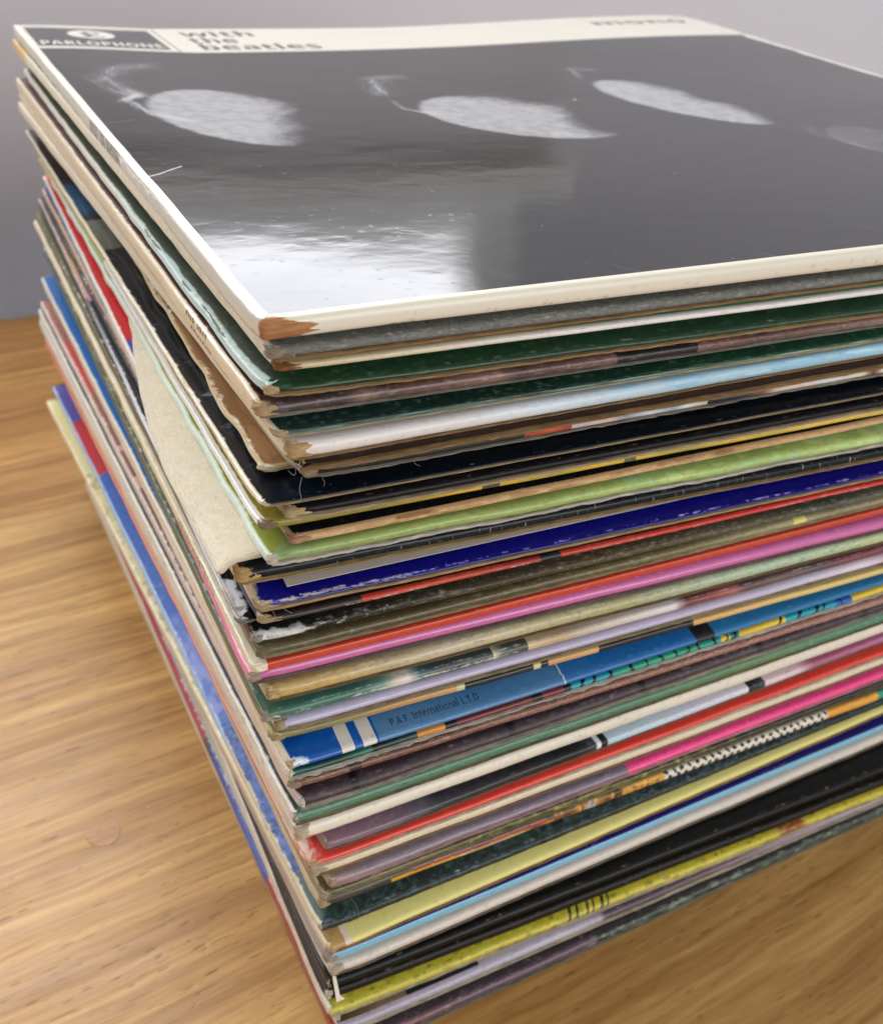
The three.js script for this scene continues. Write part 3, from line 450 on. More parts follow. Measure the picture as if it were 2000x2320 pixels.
sleeve('7', { te: 0.85, label: 'white sleeve turning sky blue to the right, above the brown gaping one', f: [[0, '#ddd6cf'], [32, '#d6d2d0'], [50, '#cfd8de'], [66, '#bed0d9'], [90, '#a6c6d6'], [120, '#93bed2'], [160, '#a9cedd'], [215, '#94bfd2']], l: '#e0d5bb', lt: '#e2dccd', back: '#ab8d62', bt: 0.6, brag: 0.15, bo: -0.3, rf: 1.5, cw: [4.5, ['#c9a878', '#b48d5c', '#dcc59c']], lump: [4.6, '#c8a678', 0.35], mot: 0.05, gap: 0.3,
  paint: (c) => { dots(c, 70, 215, ['#c6e2ee', '#86bdd8', '#b4cfd8'], 160, 10, R_FB, [10, 60], [0.6, 2]); } });
sleeve('8', { spec: 0.4, te: 0.90, label: 'brown open-mouthed sleeve with torn tan board edges and a silver-black spine', f: '#2a1a10', ft: '#1c120b', l: '#d9d9da', lt: '#2a2320', in: 1.6, rf: 0.5, nf: 4, back: '#b99464', bt: 0.6, bo: 0.1, brag: 0.3, amp: 0.2, cw: [0], lump: [3, '#b99562', 0.5], gap: 0.35, crush: 1.2, rough: 0.8,
  paint: (c) => { for (let l = 0; l < 313; l += 0.4) { c.fillStyle = '#1a1a1c'; c.fillRect(lx(l), R_LB - 9 * vn(l * 0.14, 6), 4, 10); if (vn(l * 0.3, 41) > 0.72) c.fillRect(lx(l), R_LE + 4, 5, 12); c.fillRect(lx(l), R_LE, 4, 5 * vn(l * 0.09, 17)); } } });
sleeve('9', { fibres: [['#bdb2a0', 0.05, [[4, -0.3, 0.3], [4.3, -0.9, -0.5], [4.1, -1, -1.2]]], ['#bdb2a0', 0.05, [[22, -0.3, 0.2], [22.4, -0.8, -0.4], [23.2, -0.9, -0.8]]], ['#d6d2ca', 0.05, [[0.5, 0.5, 0.6], [-0.3, -0.6, -1], [-0.2, -0.7, -3.4], [-1.4, -0.2, -3]]]], spec: 0.4, label: 'dark olive sleeve with a mottled orange and pale picture strip and fuzzy grey lower edge', f: [[0, '#2c2822'], [44, '#2e2a24'], [46, '#8f3f26', 1], [52, '#c25a34'], [56, '#a34530'], [57, '#b7b2b4', 1], [66, '#d2bcae'], [70, '#8f92a6'], [76, '#cfd2da'], [82, '#9aa7b4'], [85, '#d5dcdc'], [90, '#c3bca6'], [91, '#232025', 1], [100, '#2e3142'], [106, '#7a5446'], [110, '#cfc0b4'], [118, '#d9c8bc'], [126, '#d3d8dc'], [136, '#d6d0b4'], [139, '#6d3a38'], [142, '#d9d4bd'], [155, '#cfd8cc'], [215, '#c9d6cc']], ft: [[0, '#191612'], [60, '#1e1a17'], [215, '#2a211d']], l: '#b6a88e', te: 1, back: '#a9a093', bt: 0.6, brag: 0.4, bo: 0.25, cw: [3.5, TAN], lump: [4, '#a89474', 0.4], rf: 0.9, gap: 0.2, crush: 1.4,
  paint: (c) => { wear(c, R_FE + 4, 120, '#d8d8da', 3, fx(60), fx(90), 0.5); } });
sleeve('10', { te: 1.00, label: 'brown kraft sleeve with ragged cream edges, lying on the navy sleeve at its left', f: '#b59a6c', ft: '#8d6438', l: '#cdb78c', lt: '#8f6334', in: 0, rf: 0.6, nf: 3, back: '#d4bf94', bt: 0.6, bo: 0.35, brag: 0.5, amp: 0.6, cw: [4, CREAM], lump: [5, '#d0bd96', 0.5], rough: 0.85, crush: 0.6, gap: 0.2,
  paint: (c) => { ldots(c, 0, 200, ['#7a522a', '#9c7040', '#a77a46'], 260, R_FB, R_LE, [20, 90], [1, 4]); wear(c, R_LE, 500, '#e4d3ac', 3, 0, TW, 0.8); } });
sleeve('11', { fibres: [['#e8e6e0', 0.05, [[9, 9, 3.9], [8.6, 7.6, 3.7], [8.8, 6, 3.0], [8.2, 5.2, 2.6], [7.4, 6.2, 3.2]]], ['#cfd0d2', 0.04, [[3, 14, 4], [5, 12, 4.1], [6.6, 12.6, 4.2]]]], tl: 0.60, spec: 0.4, te: 0.45, label: 'navy black sleeve with white-scratched front and cream spine, below the brown kraft one', f: '#0a131d', l: '#dccfb2', lt: [[0, '#0e1116'], [140, '#141518'], [150, '#55584c', 1], [178, '#6d7066'], [180, '#2c2c26', 1], [192, '#1f4a68'], [222, '#1c4460'], [226, '#1c1a1c'], [313, '#2a2624']], back: '#cbb48c', bt: 0.5, bo: 0.2, brag: 0.08, rf: 1.2, cw: [1.5, CREAM], lump: [2.6, '#d5c3a0', 0.3], rough: 0.25, mot: 0.05, gap: 0.7,
  paint: (c) => { c.strokeStyle = 'rgba(150,155,160,.5)'; for (let k = 0; k < 3; k++) { c.lineWidth = rr(2, 5); c.globalAlpha = 0.35; c.beginPath(); for (let l = 10 + k * 8; l < 150 + k * 30; l += 2) { const y = R_FB + 22 + 5 * k + 6 * (vn(l * 0.08, k) - 0.5); l === 10 + k * 8 ? c.moveTo(lx(l), y) : c.lineTo(lx(l), y); } c.stroke(); } c.globalAlpha = 1; for (const [l, w, al] of [[13, 30, 0.3], [31, 40, 0.85], [47, 34, 0.8], [64, 26, 0.25], [88, 20, 0.2]]) for (let q = 0; q < w; q++) { c.strokeStyle = `rgba(190,194,198,${al * rr(0.1, 0.5)})`; c.lineWidth = rr(1, 3); const y = rr(R_FB + 16, R_LE - 2), x = lx(l + rr(-1.2, 1.2)) + (y - R_LE) * 0.12; c.beginPath(); c.moveTo(x, y); c.lineTo(x + rr(-7, 7), y - rr(2, 9)); c.stroke(); } specks(c, 160, '#b9bec4', R_FB, R_LE, 0.7); specks(c, 60, '#8d9aa4', 0, R_FE, 0.6); txt(c, 'LIVE AND PLAIN', lx(50), R_LE + 12, 10, 1.9, '#8f8a7e', 'sans-serif', true); wear(c, R_LE + 2, 500, '#fffaf0', 2, 0, lx(120), 0.8); } });
sleeve('12', { tl: 0.60, spec: 0.4, te: 0.60, label: 'black sleeve with layered tan board edge, between the navy and the olive ones', f: '#141316', l: '#b49a70', lt: '#1a1718', back: '#bda98a', bt: 1.2, bo: 0.25, brag: 0.14, cw: [3, CREAM], lump: [5.5, '#c3aa80', 0.45], rough: 0.4, mot: 0.07, gap: 0.4, crush: 1.2, paint: (c) => { specks(c, 40, '#8d8a86', 0, R_FB, 0.7); } });
sleeve('13', { tl: 0.50, label: 'olive and yellow patched sleeve with a glossy white spine, above the stained tan one', f: [[0, '#8b8232'], [20, '#8f8a3a'], [34, '#b79a32'], [42, '#dcb53a'], [46, '#4f5a34', 1], [50, '#d8b03a', 1], [62, '#a39a44'], [72, '#d9b63c'], [80, '#5a6a3a', 1], [83, '#e0bb44', 1], [96, '#a8a24c'], [110, '#e2bd46'], [120, '#bfae48'], [130, '#e6c552'], [150, '#d8bc4c'], [170, '#e8c85a'], [215, '#dab84a']], l: [[0, '#f1efe8'], [150, '#eae7dc'], [160, '#a9b45a', 1], [313, '#a3ae50']], lt: [[0, '#8a7a1e'], [120, '#8f8328'], [209, '#a4b04a'], [313, '#b0bb58']], back: null, rf: 1.2, rl: 0.9, ls: 0.16, cw: [3, ['#8d7a62', '#6d5a44', '#b9a88a']], lump: [4, '#8d7860', 0.3], mot: 0.08, gap: 0.3, fw: 300, fwc: '#b9ad86' });
sleeve('14', { tl: 0.60, spec: 0.4, te: 0.62, label: 'black-topped sleeve with a brown-stained tan front edge, on the lime green one', f: '#cda97a', ft: '#0c0d10', l: '#cdb288', lt: '#15161a', back: null, rf: 1.2, cw: [5, ['#cf9f80', '#b98a68', '#d9b598']], lump: [6.5, '#c79c78', 0.45], rough: 0.7, crush: 0.3, gap: 0.5, mot: 0.1,
  paint: (c) => { dots(c, 12, 120, ['rgba(120,84,50,.5)', 'rgba(150,110,70,.4)'], 70, R_FE + 4, R_FB, [6, 40], [2, 5]); } });
sleeve('15', { tl: 0.55, te: 0.80, label: 'lime green sleeve with a fuzzy white torn lower edge', f: [[0, '#86a066'], [20, '#90a45a'], [60, '#9aad60'], [90, '#a6bf6c'], [120, '#9cb868'], [150, '#b6cd7c'], [180, '#95b87a'], [215, '#b0c672']], l: '#d6e4d2', lt: '#8f9a3c', back: '#d6d0c6', bt: 1.5, brag: 0.3, bo: -0.15, amp: 0.4, rf: 1.6, cw: [2, ['#8fbf98', '#a9cba9', '#d6dccb']], lump: [2.6, '#d5cdb8', 0.3], mot: 0.1, gap: 0.25, paint: (c) => { specks(c, 2400, '#c4de8c', 0, R_FB, 0.3); dots(c, 70, 215, ['#c2d88c', '#8fae66', '#9cc59a'], 200, 0, R_FB, [6, 22], [2, 6]); } });
sleeve('16c', { label: 'cream felt-like paper sleeve bulging out at the left edge of the stack', f: '#dccfb4', ft: '#dfd3ba', l: '#e2d8c2', lt: '#e0d4bc', back: null, rf: 1.3, rl: 0.7, nf: 2, nl: 2, rough: 1, spec: 0.3, cw: [0], lw: 0, fw: 0, bump: fuzz, bumpS: 0.0003, amp: 0.3, crush: 0, gap: 0.1, mot: 0.06, te: 1, lift: (a, b) => 0.6 * (fbm(a * 0.11, b * 0.11, 3) - 0.5), warp: (a, b) => [a + (b < 26 ? -5.2 : lerp(-5.2, 9, smooth(36, 185, b))) * (1 - a / S), b + (3.2 * smooth(0, 5, a) - 0.2) * (1 - b / S) * (1 - a / S)], paint: (c) => { ldots(c, 10, 120, ['#dccfb4', '#e2d8c2', '#ddd0b6'], 900, R_FB, R_LE, [3, 9], [1, 2.4]); specks(c, 900, '#f6f0e2', R_FB, R_LE, 0.5); } });
sleeve('16', { tl: 0.75, spec: 0.4, te: 0.75, label: 'black sleeve with a rounded tan corner and red far edge, under the cream felt one', f: '#1c2123', l: [[0, '#d8cbb2'], [90, '#dcd6cc'], [160, '#e2ddd6'], [313, '#d9d4cc']], lt: [[0, '#3a3632'], [40, '#d2c4a6'], [80, '#cbb89a'], [86, '#e0a048', 1], [108, '#d99a4a'], [110, '#3a3c8a', 1], [120, '#4a4696'], [122, '#c3262c', 1], [313, '#c8343a']], back: '#c7a878', bt: 0.7, bo: 0.2, brag: 0.15, rf: 1.6, rough: 0.25, cw: [4, ['#c9a468', '#b58c50', '#dcc494']], lump: [5.5, '#c6a26a', 0.4], mot: 0.08, gap: 0.25, crush: 0.2,
  paint: (c) => { for (let u = 20; u < 205; u += rr(1.6, 4)) { c.fillStyle = `rgba(205,210,206,${rr(0.2, 0.8)})`; c.fillRect(fx(u), R_FE + rr(3, 16), rr(1, 3), rr(2, 8)); } c.strokeStyle = '#3d4f96'; c.lineWidth = 4; c.beginPath(); c.moveTo(lx(150), R_LE + 14); c.lineTo(lx(313), R_LE + 12); c.stroke(); },
  extra: (t, L, roof, floorAt, o) => { // grey paper inner sleeve peeping out underneath
    const P = [], ix = []; const N = 60; for (let i = 0; i <= N; i++) { const a = lerp(9, 180, i / N), d = lerp(2.6, -3, i / N); for (const [b, dy] of [[4, 0.02], [-d, -0.3], [-d, -0.42], [4, -0.1]]) { const [x, z] = toW(L, a, b); P.push((x - o[0]) / 1000, (floorAt(x, z) + dy - 0.03 - o[1]) / 1000, (z - o[2]) / 1000); } }
    for (let i = 0; i < N; i++) for (let k = 0; k < 4; k++) { const a = i * 4 + k, b = i * 4 + (k + 1) % 4; ix.push(a, b, a + 4, a + 4, b, b + 4); } ix.push(0, 2, 1, 0, 3, 2);
    const g = new THREE.BufferGeometry(); g.setAttribute('position', new THREE.Float32BufferAttribute(P, 3)); g.setIndex(ix); const gg = g.toNonIndexed(); gg.computeVertexNormals(); mesh('inner_sleeve', gg, new THREE.MeshStandardMaterial({ color: lin('#c3bbb0'), roughness: 0.8, side: THREE.DoubleSide }), t); } });
sleeve('17', { fibres: [['#d9cbb2', 0.05, [[1, 1.2, 2.6], [-0.4, 0.4, 3.2], [-0.9, -0.6, 4]]], ['#d9cbb2', 0.05, [[5, 0.2, 0.6], [5.8, -0.9, 0.1], [6.8, -1.2, -0.5]]], ['#d9cbb2', 0.05, [[3, 0.2, 0.5], [3.4, -0.8, -0.2], [3.2, -1.3, -0.8]]]], te: 0.45, label: 'royal blue sleeve with white crumbling fold and layered tan edge', f: '#12117a', l: '#c3a982', lt: '#12117a', back: '#bfa37a', bt: 1.25, bo: 0.15, brag: 0.1, rf: 1.4, cw: [4.5, ['#c9b291', '#b59a74', '#e0d6c4']], lump: [6, '#bda27a', 0.5], rough: 0.22, mot: 0.03, crush: 0.4, gap: 0.7, fw: 0,
  paint: (c) => { wear(c, R_FE + 5, 900, '#cfc8d0', 3, 0, fx(32), 0.95); wear(c, R_FE + 3, 420, '#d8cfb8', 2.4, 0, fx(18), 0.95); wear(c, R_FE + 4, 420, '#c6c6ea', 2, fx(28), TW, 0.8); wear(c, R_LE, 400, '#cdb999', 4, 0, lx(30), 0.9); specks(c, 60, '#6d6dc4', 0, R_FE, 0.5); rect(c, 0, 215, '#1a1626', R_FE + 12, R_FB); } });
sleeve('18', { label: 'thin red sleeve with flaking white specks, beneath the royal blue one', f: [[0, '#2c2422'], [20, '#332a26'], [21, '#b43a26', 1], [44, '#b8412c'], [60, '#9c2f2a'], [62, '#24242a', 1], [66, '#22242c'], [67, '#b83a2c', 1], [110, '#c8352f'], [150, '#cf3a34'], [215, '#b83034']], ft: '#1c1414', l: '#1a1818', back: null, rf: 1.0, cw: [4, TAN], lump: [4.5, '#c0a880', 0.35], rough: 0.4, gap: 0.3, paint: (c) => { wear(c, R_FE + 14, 700, '#e4c9b4', 5, fx(10), TW, 0.7); } });
sleeve('18b', { tl: 0.62, spec: 0.4, label: 'glossy black sleeve with silver spine and purple far edge, above the tall cream-lettered one', f: '#0d0d0e', ft: '#0b0b0c', l: [[0, '#cfd2d6'], [120, '#c4c8cf'], [185, '#6d7078'], [190, '#b9a99a'], [313, '#c9b7b0']], lt: [[0, '#0e0e10'], [60, '#26282c'], [150, '#2c2e32'], [182, '#33343a'], [184, '#c98a94', 1], [210, '#d9a08c'], [228, '#e0b048'], [240, '#d86a3a'], [262, '#7d4a5a'], [280, '#8f5596'], [313, '#8a4f92']], back: null, rf: 0.7, rl: 0.6, cw: [3, GREY], lump: [5, '#8d877c', 0.5], rough: 0.16, gap: 0.15, crush: 0.2, ls: 0.2, paint: (c) => { wear(c, R_LE - 4, 300, '#e4e6ea', 4, 0, lx(14), 0.9); ldots(c, 0, 10, ['#c9c5bc', '#8d877c'], 40, R_LE, R_LB, [6, 26], [2, 8]); } });
sleeve('19', { spec: 0.4, te: 0.60, label: 'black-brown sleeve with a white chafed near corner and mottled brown front edge', f: [[0, '#1c1b18'], [14, '#24221e'], [40, '#3c382c'], [80, '#514834'], [120, '#5a5342'], [150, '#4d5044'], [170, '#6d6656'], [215, '#4d5a4e']], l: '#3a342a', back: null, rf: 1.6, cw: [2, GREY], lump: [2.4, '#a39c90', 0.2], gap: 0.5, mot: 0.2, paint: (c) => { dots(c, 0, 10, ['#c9c8c6', '#b4b4b6', '#e0dfdc'], 90, R_FE + 2, R_FB, [4, 18], [1, 5]); wear(c, R_FE + 8, 160, '#cfcac0', 6, fx(8), fx(30), 0.7); for (let i = 0; i < 260; i++) { c.strokeStyle = `rgba(${['164,140,100', '120,112,84', '178,170,150'][i % 3]},${rr(0.15, 0.5)})`; c.lineWidth = rr(0.8, 2); const x = fx(rr(25, 215)), y = rr(R_FE - 6, R_FB - 2); c.beginPath(); c.moveTo(x, y); c.lineTo(x + rr(-22, 22), y + rr(-7, 7)); c.stroke(); } } });
sleeve('20', { te: 0.70, label: 'olive brown sleeve with frayed near corner, above the orange red one', f: [[0, '#5a5236'], [30, '#4f4528'], [70, '#5d5232'], [100, '#6d6540'], [125, '#8f8862'], [140, '#a39c74'], [150, '#8d8460'], [175, '#9a8f6c'], [215, '#8f8a66']], l: '#5f573c', back: '#cdbf9c', bt: 0.3, bo: 0.05, brag: 0.05, rf: 1.6, cw: [2.6, ['#6d6148', '#8d8264', '#a39878']], lump: [3.4, '#7d7056', 0.3], gap: 0.3, mot: 0.14, paint: (c) => { rect(c, 137, 141, '#dccf76', R_FE + 2, R_FE + 14); wear(c, R_FE + 10, 120, '#b9ae8a', 7, 0, TW, 0.3); } });
sleeve('21', { te: 0.60, label: 'orange red sleeve with cream lettered spine, above the pink one', f: '#c2442a', l: '#e2d4b2', lt: '#e0d4b4', back: null, rf: 0.7, nf: 3, cw: [0], mot: 0.06, gap: 0.3, crush: 0.1,
  paint: (c) => { rect(c, -1, 3.4, '#ddd2b8'); cornerWear(c, R_FE - 30, R_FB, fx, 3, CREAM); txt(c, 'POLYDOR SUPER 2371 171', lx(60), R_LE + 13, 14, 1.25, '#4a3c2c', 'sans-serif', true); txt(c, 'HER STORY THROUGH THE YEARS', lx(182), R_LE + 13, 13, 1.75, '#6d6048', 'sans-serif', true); wear(c, R_LE + 3, 500, '#fffaec', 3, 0, lx(40), 0.9); } });
sleeve('22', { tl: 0.50, te: 0.72, label: 'bright pink sleeve with a pink spine, below the orange red one', f: '#c86ca2', l: '#dc7a9a', lt: '#d46c92', back: '#8d7f78', bt: 0.45, bo: 0.05, brag: 0.05, rf: 2.0, nf: 2, rl: 0.9, nl: 2.5, rough: 0.2, cw: [1.6, ['#b9a696', '#9a8878', '#cfc0b0']], lump: [3, '#b3a392', 0.3], mot: 0.04, gap: 0.3, fw: 30, ls: 0.18 });
sleeve('23', { te: 0.85, label: 'khaki sleeve fading to pale green at the right, below the pink one', f: [[0, '#b99f60'], [14, '#bfa463'], [26, '#b7a880'], [40, '#bfb599'], [60, '#b7ae86'], [85, '#aaa676'], [100, '#a8ae8c'], [125, '#a9bd9f'], [150, '#aec2a0'], [172, '#b9c08a'], [215, '#a7c2b0']], l: '#cdbb94', back: '#8f7a5c', bt: 0.4, bo: -0.05, rf: 1.6, cw: [1.8, TAN], lump: [3, '#bfa57c', 0.22], gap: 0.3, mot: 0.12, fw: 500, fwc: '#dcd8c8', paint: (c) => { specks(c, 2600, '#d8cfae', 0, R_FB, 0.25); wear(c, R_FB - 7, 420, '#e4e2d8', 2.5, fx(50), TW, 0.7); } });
sleeve('24', { te: 0.60, label: 'green picture-fronted sleeve with blurred pale figures, above the lavender one', f: [[0, '#43604c'], [8, '#3f7060'], [22, '#3f6a5c'], [27, '#6d8f80'], [30, '#c9c4ae'], [33, '#e0d2c4'], [36, '#4a6a6d'], [40, '#3f4a46'], [52, '#424a45'], [54, '#cdc6a2', 1], [57, '#4d534a'], [62, '#494f46'], [63, '#cbb78c', 1], [72, '#bda07a'], [76, '#bfb09a'], [88, '#cfc3b4'], [104, '#dcd6d2'], [108, '#6d3d38'], [116, '#8a4540'], [122, '#a8605a'], [126, '#5a4444'], [136, '#6d5450'], [150, '#5d4a4a'], [160, '#7a4048'], [215, '#5a3a44']], l: '#4f5f4c', lt: '#4f6a58', back: null, rf: 1.1, cw: [2, ['#a39a8a', '#7d7466']], lump: [2.6, '#a89c8c', 0.2], gap: 0.35, fw: 420, fwc: '#d6d6cc', paint: (c) => { wear(c, R_FE + 12, 300, '#cfcdc2', 2, 0, fx(60), 0.7); } });
sleeve('25', { te: 0.80, label: 'pale lavender sleeve with a rounded front fold', f: [[0, '#b4aec6'], [90, '#b2abc2'], [140, '#c4bccc'], [165, '#dcd2dc'], [175, '#c8a4b0'], [190, '#9c3048'], [215, '#9a2a40']], l: '#c4b698', back: '#b3a380', bt: 0.6, bo: 0.15, brag: 0.08, rf: 1.9, nf: 2, rough: 0.22, cw: [2.5, TAN], lump: [3, '#b5a484', 0.25], mot: 0.03, gap: 0.3, fw: 30 });
sleeve('26', { label: 'thin olive sleeve with tan and black picture strip, on the blue striped one', f: [[0, '#8d8456'], [10, '#7d7a42'], [20, '#8f7f4a'], [26, '#b58850'], [42, '#c69c60'], [44, '#c7c79a', 1], [46, '#1f1d18', 1], [63, '#23221d'], [64, '#cfc890', 1], [66, '#242019', 1], [68, '#c9995c', 1], [80, '#cfa468'], [82, '#1f1c18', 1], [108, '#262019'], [110, '#d3a860', 1], [130, '#dcb770'], [150, '#d8c078'], [215, '#e0c87c']], l: '#cdbd94', back: null, rf: 0.9, cw: [3.4, ['#b9a67c', '#9a8658', '#d0c298']], lump: [4.2, '#b3a078', 0.32], gap: 0.3 });
sleeve('27', { tl: 0.60, te: 0.42, label: 'blue sleeve with two white stripes printed P.A.F. International L.T.D', f: [[0, '#0c55ab'], [21, '#0c55ab'], [21.5, '#4d7ea9', 1], [69, '#4579a8'], [70, '#2669ab', 1], [108, '#1f66a8'], [109, '#1a1c22', 1], [114, '#1d2026'], [115, '#2470a6', 1], [215, '#2a6f9e']], l: '#e3dac4', lt: [[0, '#0a4f9f'], [90, '#0a5296'], [160, '#0560a8'], [313, '#0560a6']], back: null, rf: 1.8, rough: 0.26, mot: 0.04, cw: [2.6, CREAM], lump: [3, '#cdb994', 0.35], gap: 0.8, fw: 60, fwc: '#7fa4c4',
  paint: (c) => { rect(c, 12.6, 15.6, '#d9d4c8'); rect(c, 17.6, 20.8, '#d9d4c8'); txt(c, 'P.A.F. International L.T.D', fx(25), 32, 7, 2.75, '#101a22', 'sans-serif', false, 'normal'); c.strokeStyle = '#c9d3da'; c.lineWidth = 3; c.beginPath(); for (let y = 8; y < R_FB; y += 3) c.lineTo(fx(69.6) + 4 * (vn(y * 0.2, 4) - 0.5), y); c.stroke(); wear(c, R_FE + 8, 160, '#dfe6ea', 8, 0, fx(5), 0.8); } });
sleeve('28', { te: 0.70, label: 'comic-printed teal, green and yellow sleeve with shredded white lower edge', f: [[0, '#14544a'], [12, '#0f3a36'], [18, '#1d6a52'], [20, '#13211f', 1], [30, '#143f3c'], [31, '#c8822c', 1], [37, '#cf8a34'], [38, '#1a1414', 1], [41, '#6a2628', 1], [60, '#6d2c2c'], [61, '#141416', 1], [64, '#742c30', 1], [70, '#17181c', 1], [72, '#1a98ae', 1], [84, '#1d92a0'], [86, '#20997a'], [104, '#25a076'], [108, '#1a8f6a'], [112, '#1f9a8a'], [118, '#e0be3c', 1], [121, '#17857a', 1], [124, '#dcb83a', 1], [138, '#e6c646'], [140, '#1aa0ac', 1], [156, '#1c9aae'], [158, '#2a66b8', 1], [163, '#2c62b4'], [164, '#e4c23c', 1], [215, '#ecca48']], l: '#ded6c6', lt: '#143a3a', back: '#ddd8ce', bt: 0.85, brag: 0.45, bo: 0.3, rf: 1.1, mot: 0.06, cw: [2.4, CREAM], gap: 0.3, fw: 0, paint: (c) => { c.strokeStyle = '#0c1416'; for (const u of [76, 79, 83, 90, 94, 98, 103, 107, 111, 116, 119.6, 122.5, 139, 146, 152, 154.6, 160]) { c.lineWidth = rr(5, 11); c.beginPath(); c.moveTo(fx(u), R_FE - 4); c.quadraticCurveTo(fx(u) + rr(-20, 20), R_FE + 8, fx(u) + rr(-26, 26), R_FB); c.stroke(); } wear(c, R_FB - 3, 1100, '#e8e4dc', 5, 0, TW, 0.9); } });
sleeve('29', { label: 'mottled reddish brown sleeve, between the comic print and the plum one', f: [[0, '#7a5644'], [30, '#734c3c'], [70, '#8a6150'], [120, '#93685a'], [170, '#a3796a'], [215, '#96706a']], l: '#cdbfae', lt: '#4a332b', back: null, rf: 1.1, cw: [2.6, ['#a3917c', '#bfae98']], lump: [3, '#a3927e', 0.25], mot: 0.24, gap: 0.3, fw: 200, paint: (c) => { specks(c, 2600, '#c09a88', R_FE, R_FB, 0.35); specks(c, 1800, '#4a2c24', R_FE, R_FB, 0.35); rect(c, 14, 17, 'rgba(40,26,22,.7)', R_FE, R_FB); } });
sleeve('30', { tl: 0.62, te: 0.70, label: 'plum brown sleeve with short black ticks along its front edge', f: '#3a2c33', l: '#cdb9ae', lt: [[0, '#4f352c'], [90, '#6d4638'], [138, '#6d4436'], [142, '#caa094', 1], [150, '#7a4a3a', 1], [168, '#caa59a', 1], [172, '#8a4f3c', 1], [214, '#8d503c'], [216, '#c02a28', 1], [262, '#b82c2a'], [264, '#8f5440', 1], [313, '#a06a52']], back: '#c9bfae', bt: 0.5, bo: 0.25, brag: 0.12, rf: 1.8, nf: 2, cw: [1.6, ['#e4e2e0', '#cfc8c4']], lump: [1.8, '#d8d2cc', 0.4], mot: 0.14, gap: 0.4, rough: 0.5, paint: (c) => { for (const u of [13, 53.5, 92, 131, 170]) { c.fillStyle = '#141014'; c.save(); c.translate(fx(u), R_FE - 20); c.transform(1, 0, -0.1, 1, 0, 0); c.fillRect(0, 0, 18, 50); c.restore(); } specks(c, 1800, '#6d545c', 10, R_FB, 0.3); wear(c, R_LE - 3, 900, '#4a3028', 4, 0, lx(120), 0.8); } });
sleeve('31', { te: 0.75, label: 'dark to mid green sleeve, on the wide cream one', f: [[0, '#4f7a62'], [90, '#4f7a62'], [135, '#5f8458'], [165, '#528268'], [215, '#528268']], l: '#e2ddd0', lt: '#3a463c', back: '#9c8a68', bt: 0.35, bo: 0.02, rf: 1.6, cw: [1.2, GREY], lump: [1.6, '#9c948a', 0.25], mot: 0.1, gap: 0.3, paint: (c) => { specks(c, 1500, '#86ac8c', 0, R_FB, 0.25); wear(c, R_LE + 8, 500, '#8f8d80', 6, 0, lx(160), 0.35); } });
sleeve('32', { te: 0.85, label: 'wide cream sleeve with cream spine and frayed corner, over the mauve one', f: '#ded6c4', l: [[0, '#d9d2be'], [120, '#d2cabb'], [200, '#dcd4c2'], [313, '#dcd6c4']], back: null, rf: 1.9, nf: 2, mot: 0.05, cw: [3, CREAM], lump: [4.6, '#ccbea2', 0.45], gap: 0.3, crush: 0.2, paint: (c) => { wear(c, R_LE + 12, 1500, '#b9b4a8', 8, 0, lx(130), 0.35); wear(c, R_LE + 4, 700, '#ffffff', 4, 0, lx(130), 0.6); specks(c, 60, '#8d8474', 0, R_FB, 0.5); } });
sleeve('33', { label: 'thin sleeve going mauve, black, pale blue and mauve along its edge', f: [[0, '#8a6a78'], [16, '#7a6272'], [26, '#5a5560'], [30, '#33343c'], [50, '#25262c'], [70, '#1c1d22'], [75, '#3a3d44'], [75.5, '#dfe2e6', 1], [77, '#17191d', 1], [79, '#b5cfdb', 1], [95, '#c3d3df'], [110, '#d2d3e2'], [126, '#dcd8e2'], [127, '#17181e', 1], [132, '#3c4454'], [133, '#e2cdd2', 1], [146, '#dcc3cc'], [152, '#a9607c'], [175, '#b0688a'], [200, '#a878a8'], [215, '#a47aa8']], l: '#9c8f80', back: '#8a8062', bt: 0.45, bo: 0.1, brag: 0.12, rf: 0.9, nf: 3, cw: [0.8, TAN], gap: 0.35, mot: 0.08, lump: [1.4, '#a3957a', 0.2] });
sleeve('34', { tl: 0.75, te: 0.50, label: 'scarlet red sleeve with cream lower edge and battered corner', f: '#e2463a', l: '#e6644f', lt: '#e2463a', back: '#dccfb2', bt: 1.3, bo: 0.3, brag: 0.08, rf: 0.9, cw: [3.4, ['#d8b08c', '#e0cdb2', '#b9865c']], lump: [3.6, '#c9a684', 0.4], rough: 0.3, mot: 0.05, gap: 0.35, ls: 0.18, paint: (c) => { c.fillStyle = '#f8e2d6'; c.fillRect(0, R_LE + 9, TW, 3); ldots(c, 0, 16, ['#f0d8c8', '#b9473a', '#e8c9b4'], 90, R_LE - 20, R_LB, [5, 20], [1, 5]); dots(c, 0, 5, ['#d2665c', '#e09a8c'], 30, 0, R_FE, [5, 20], [2, 5]); } });
sleeve('35', { te: 0.80, label: 'plain cream sleeve with torn corner, under the scarlet one', f: '#decfb4', l: '#d6c8ac', back: '#a88e64', bt: 0.4, bo: 0.0, brag: 0.08, rf: 1.4, cw: [3, TAN], lump: [4.6, '#bfae94', 0.5], gap: 0.25, mot: 0.05 });
sleeve('36', { label: 'mauve grey sleeve turning hot pink on the right', f: [[0, '#a08878'], [10, '#8d7d86'], [40, '#857683'], [80, '#7d7080'], [85, '#7a6c7c'], [86, '#f04a8c', 1], [215, '#f04a8c']], l: '#b9a282', back: '#ddb0b4', bt: 0.5, bo: 0.1, rf: 1.3, nf: 2, cw: [2, TAN], lump: [2.6, '#bda284', 0.3], gap: 0.35, mot: 0.08, rough: 0.28 });
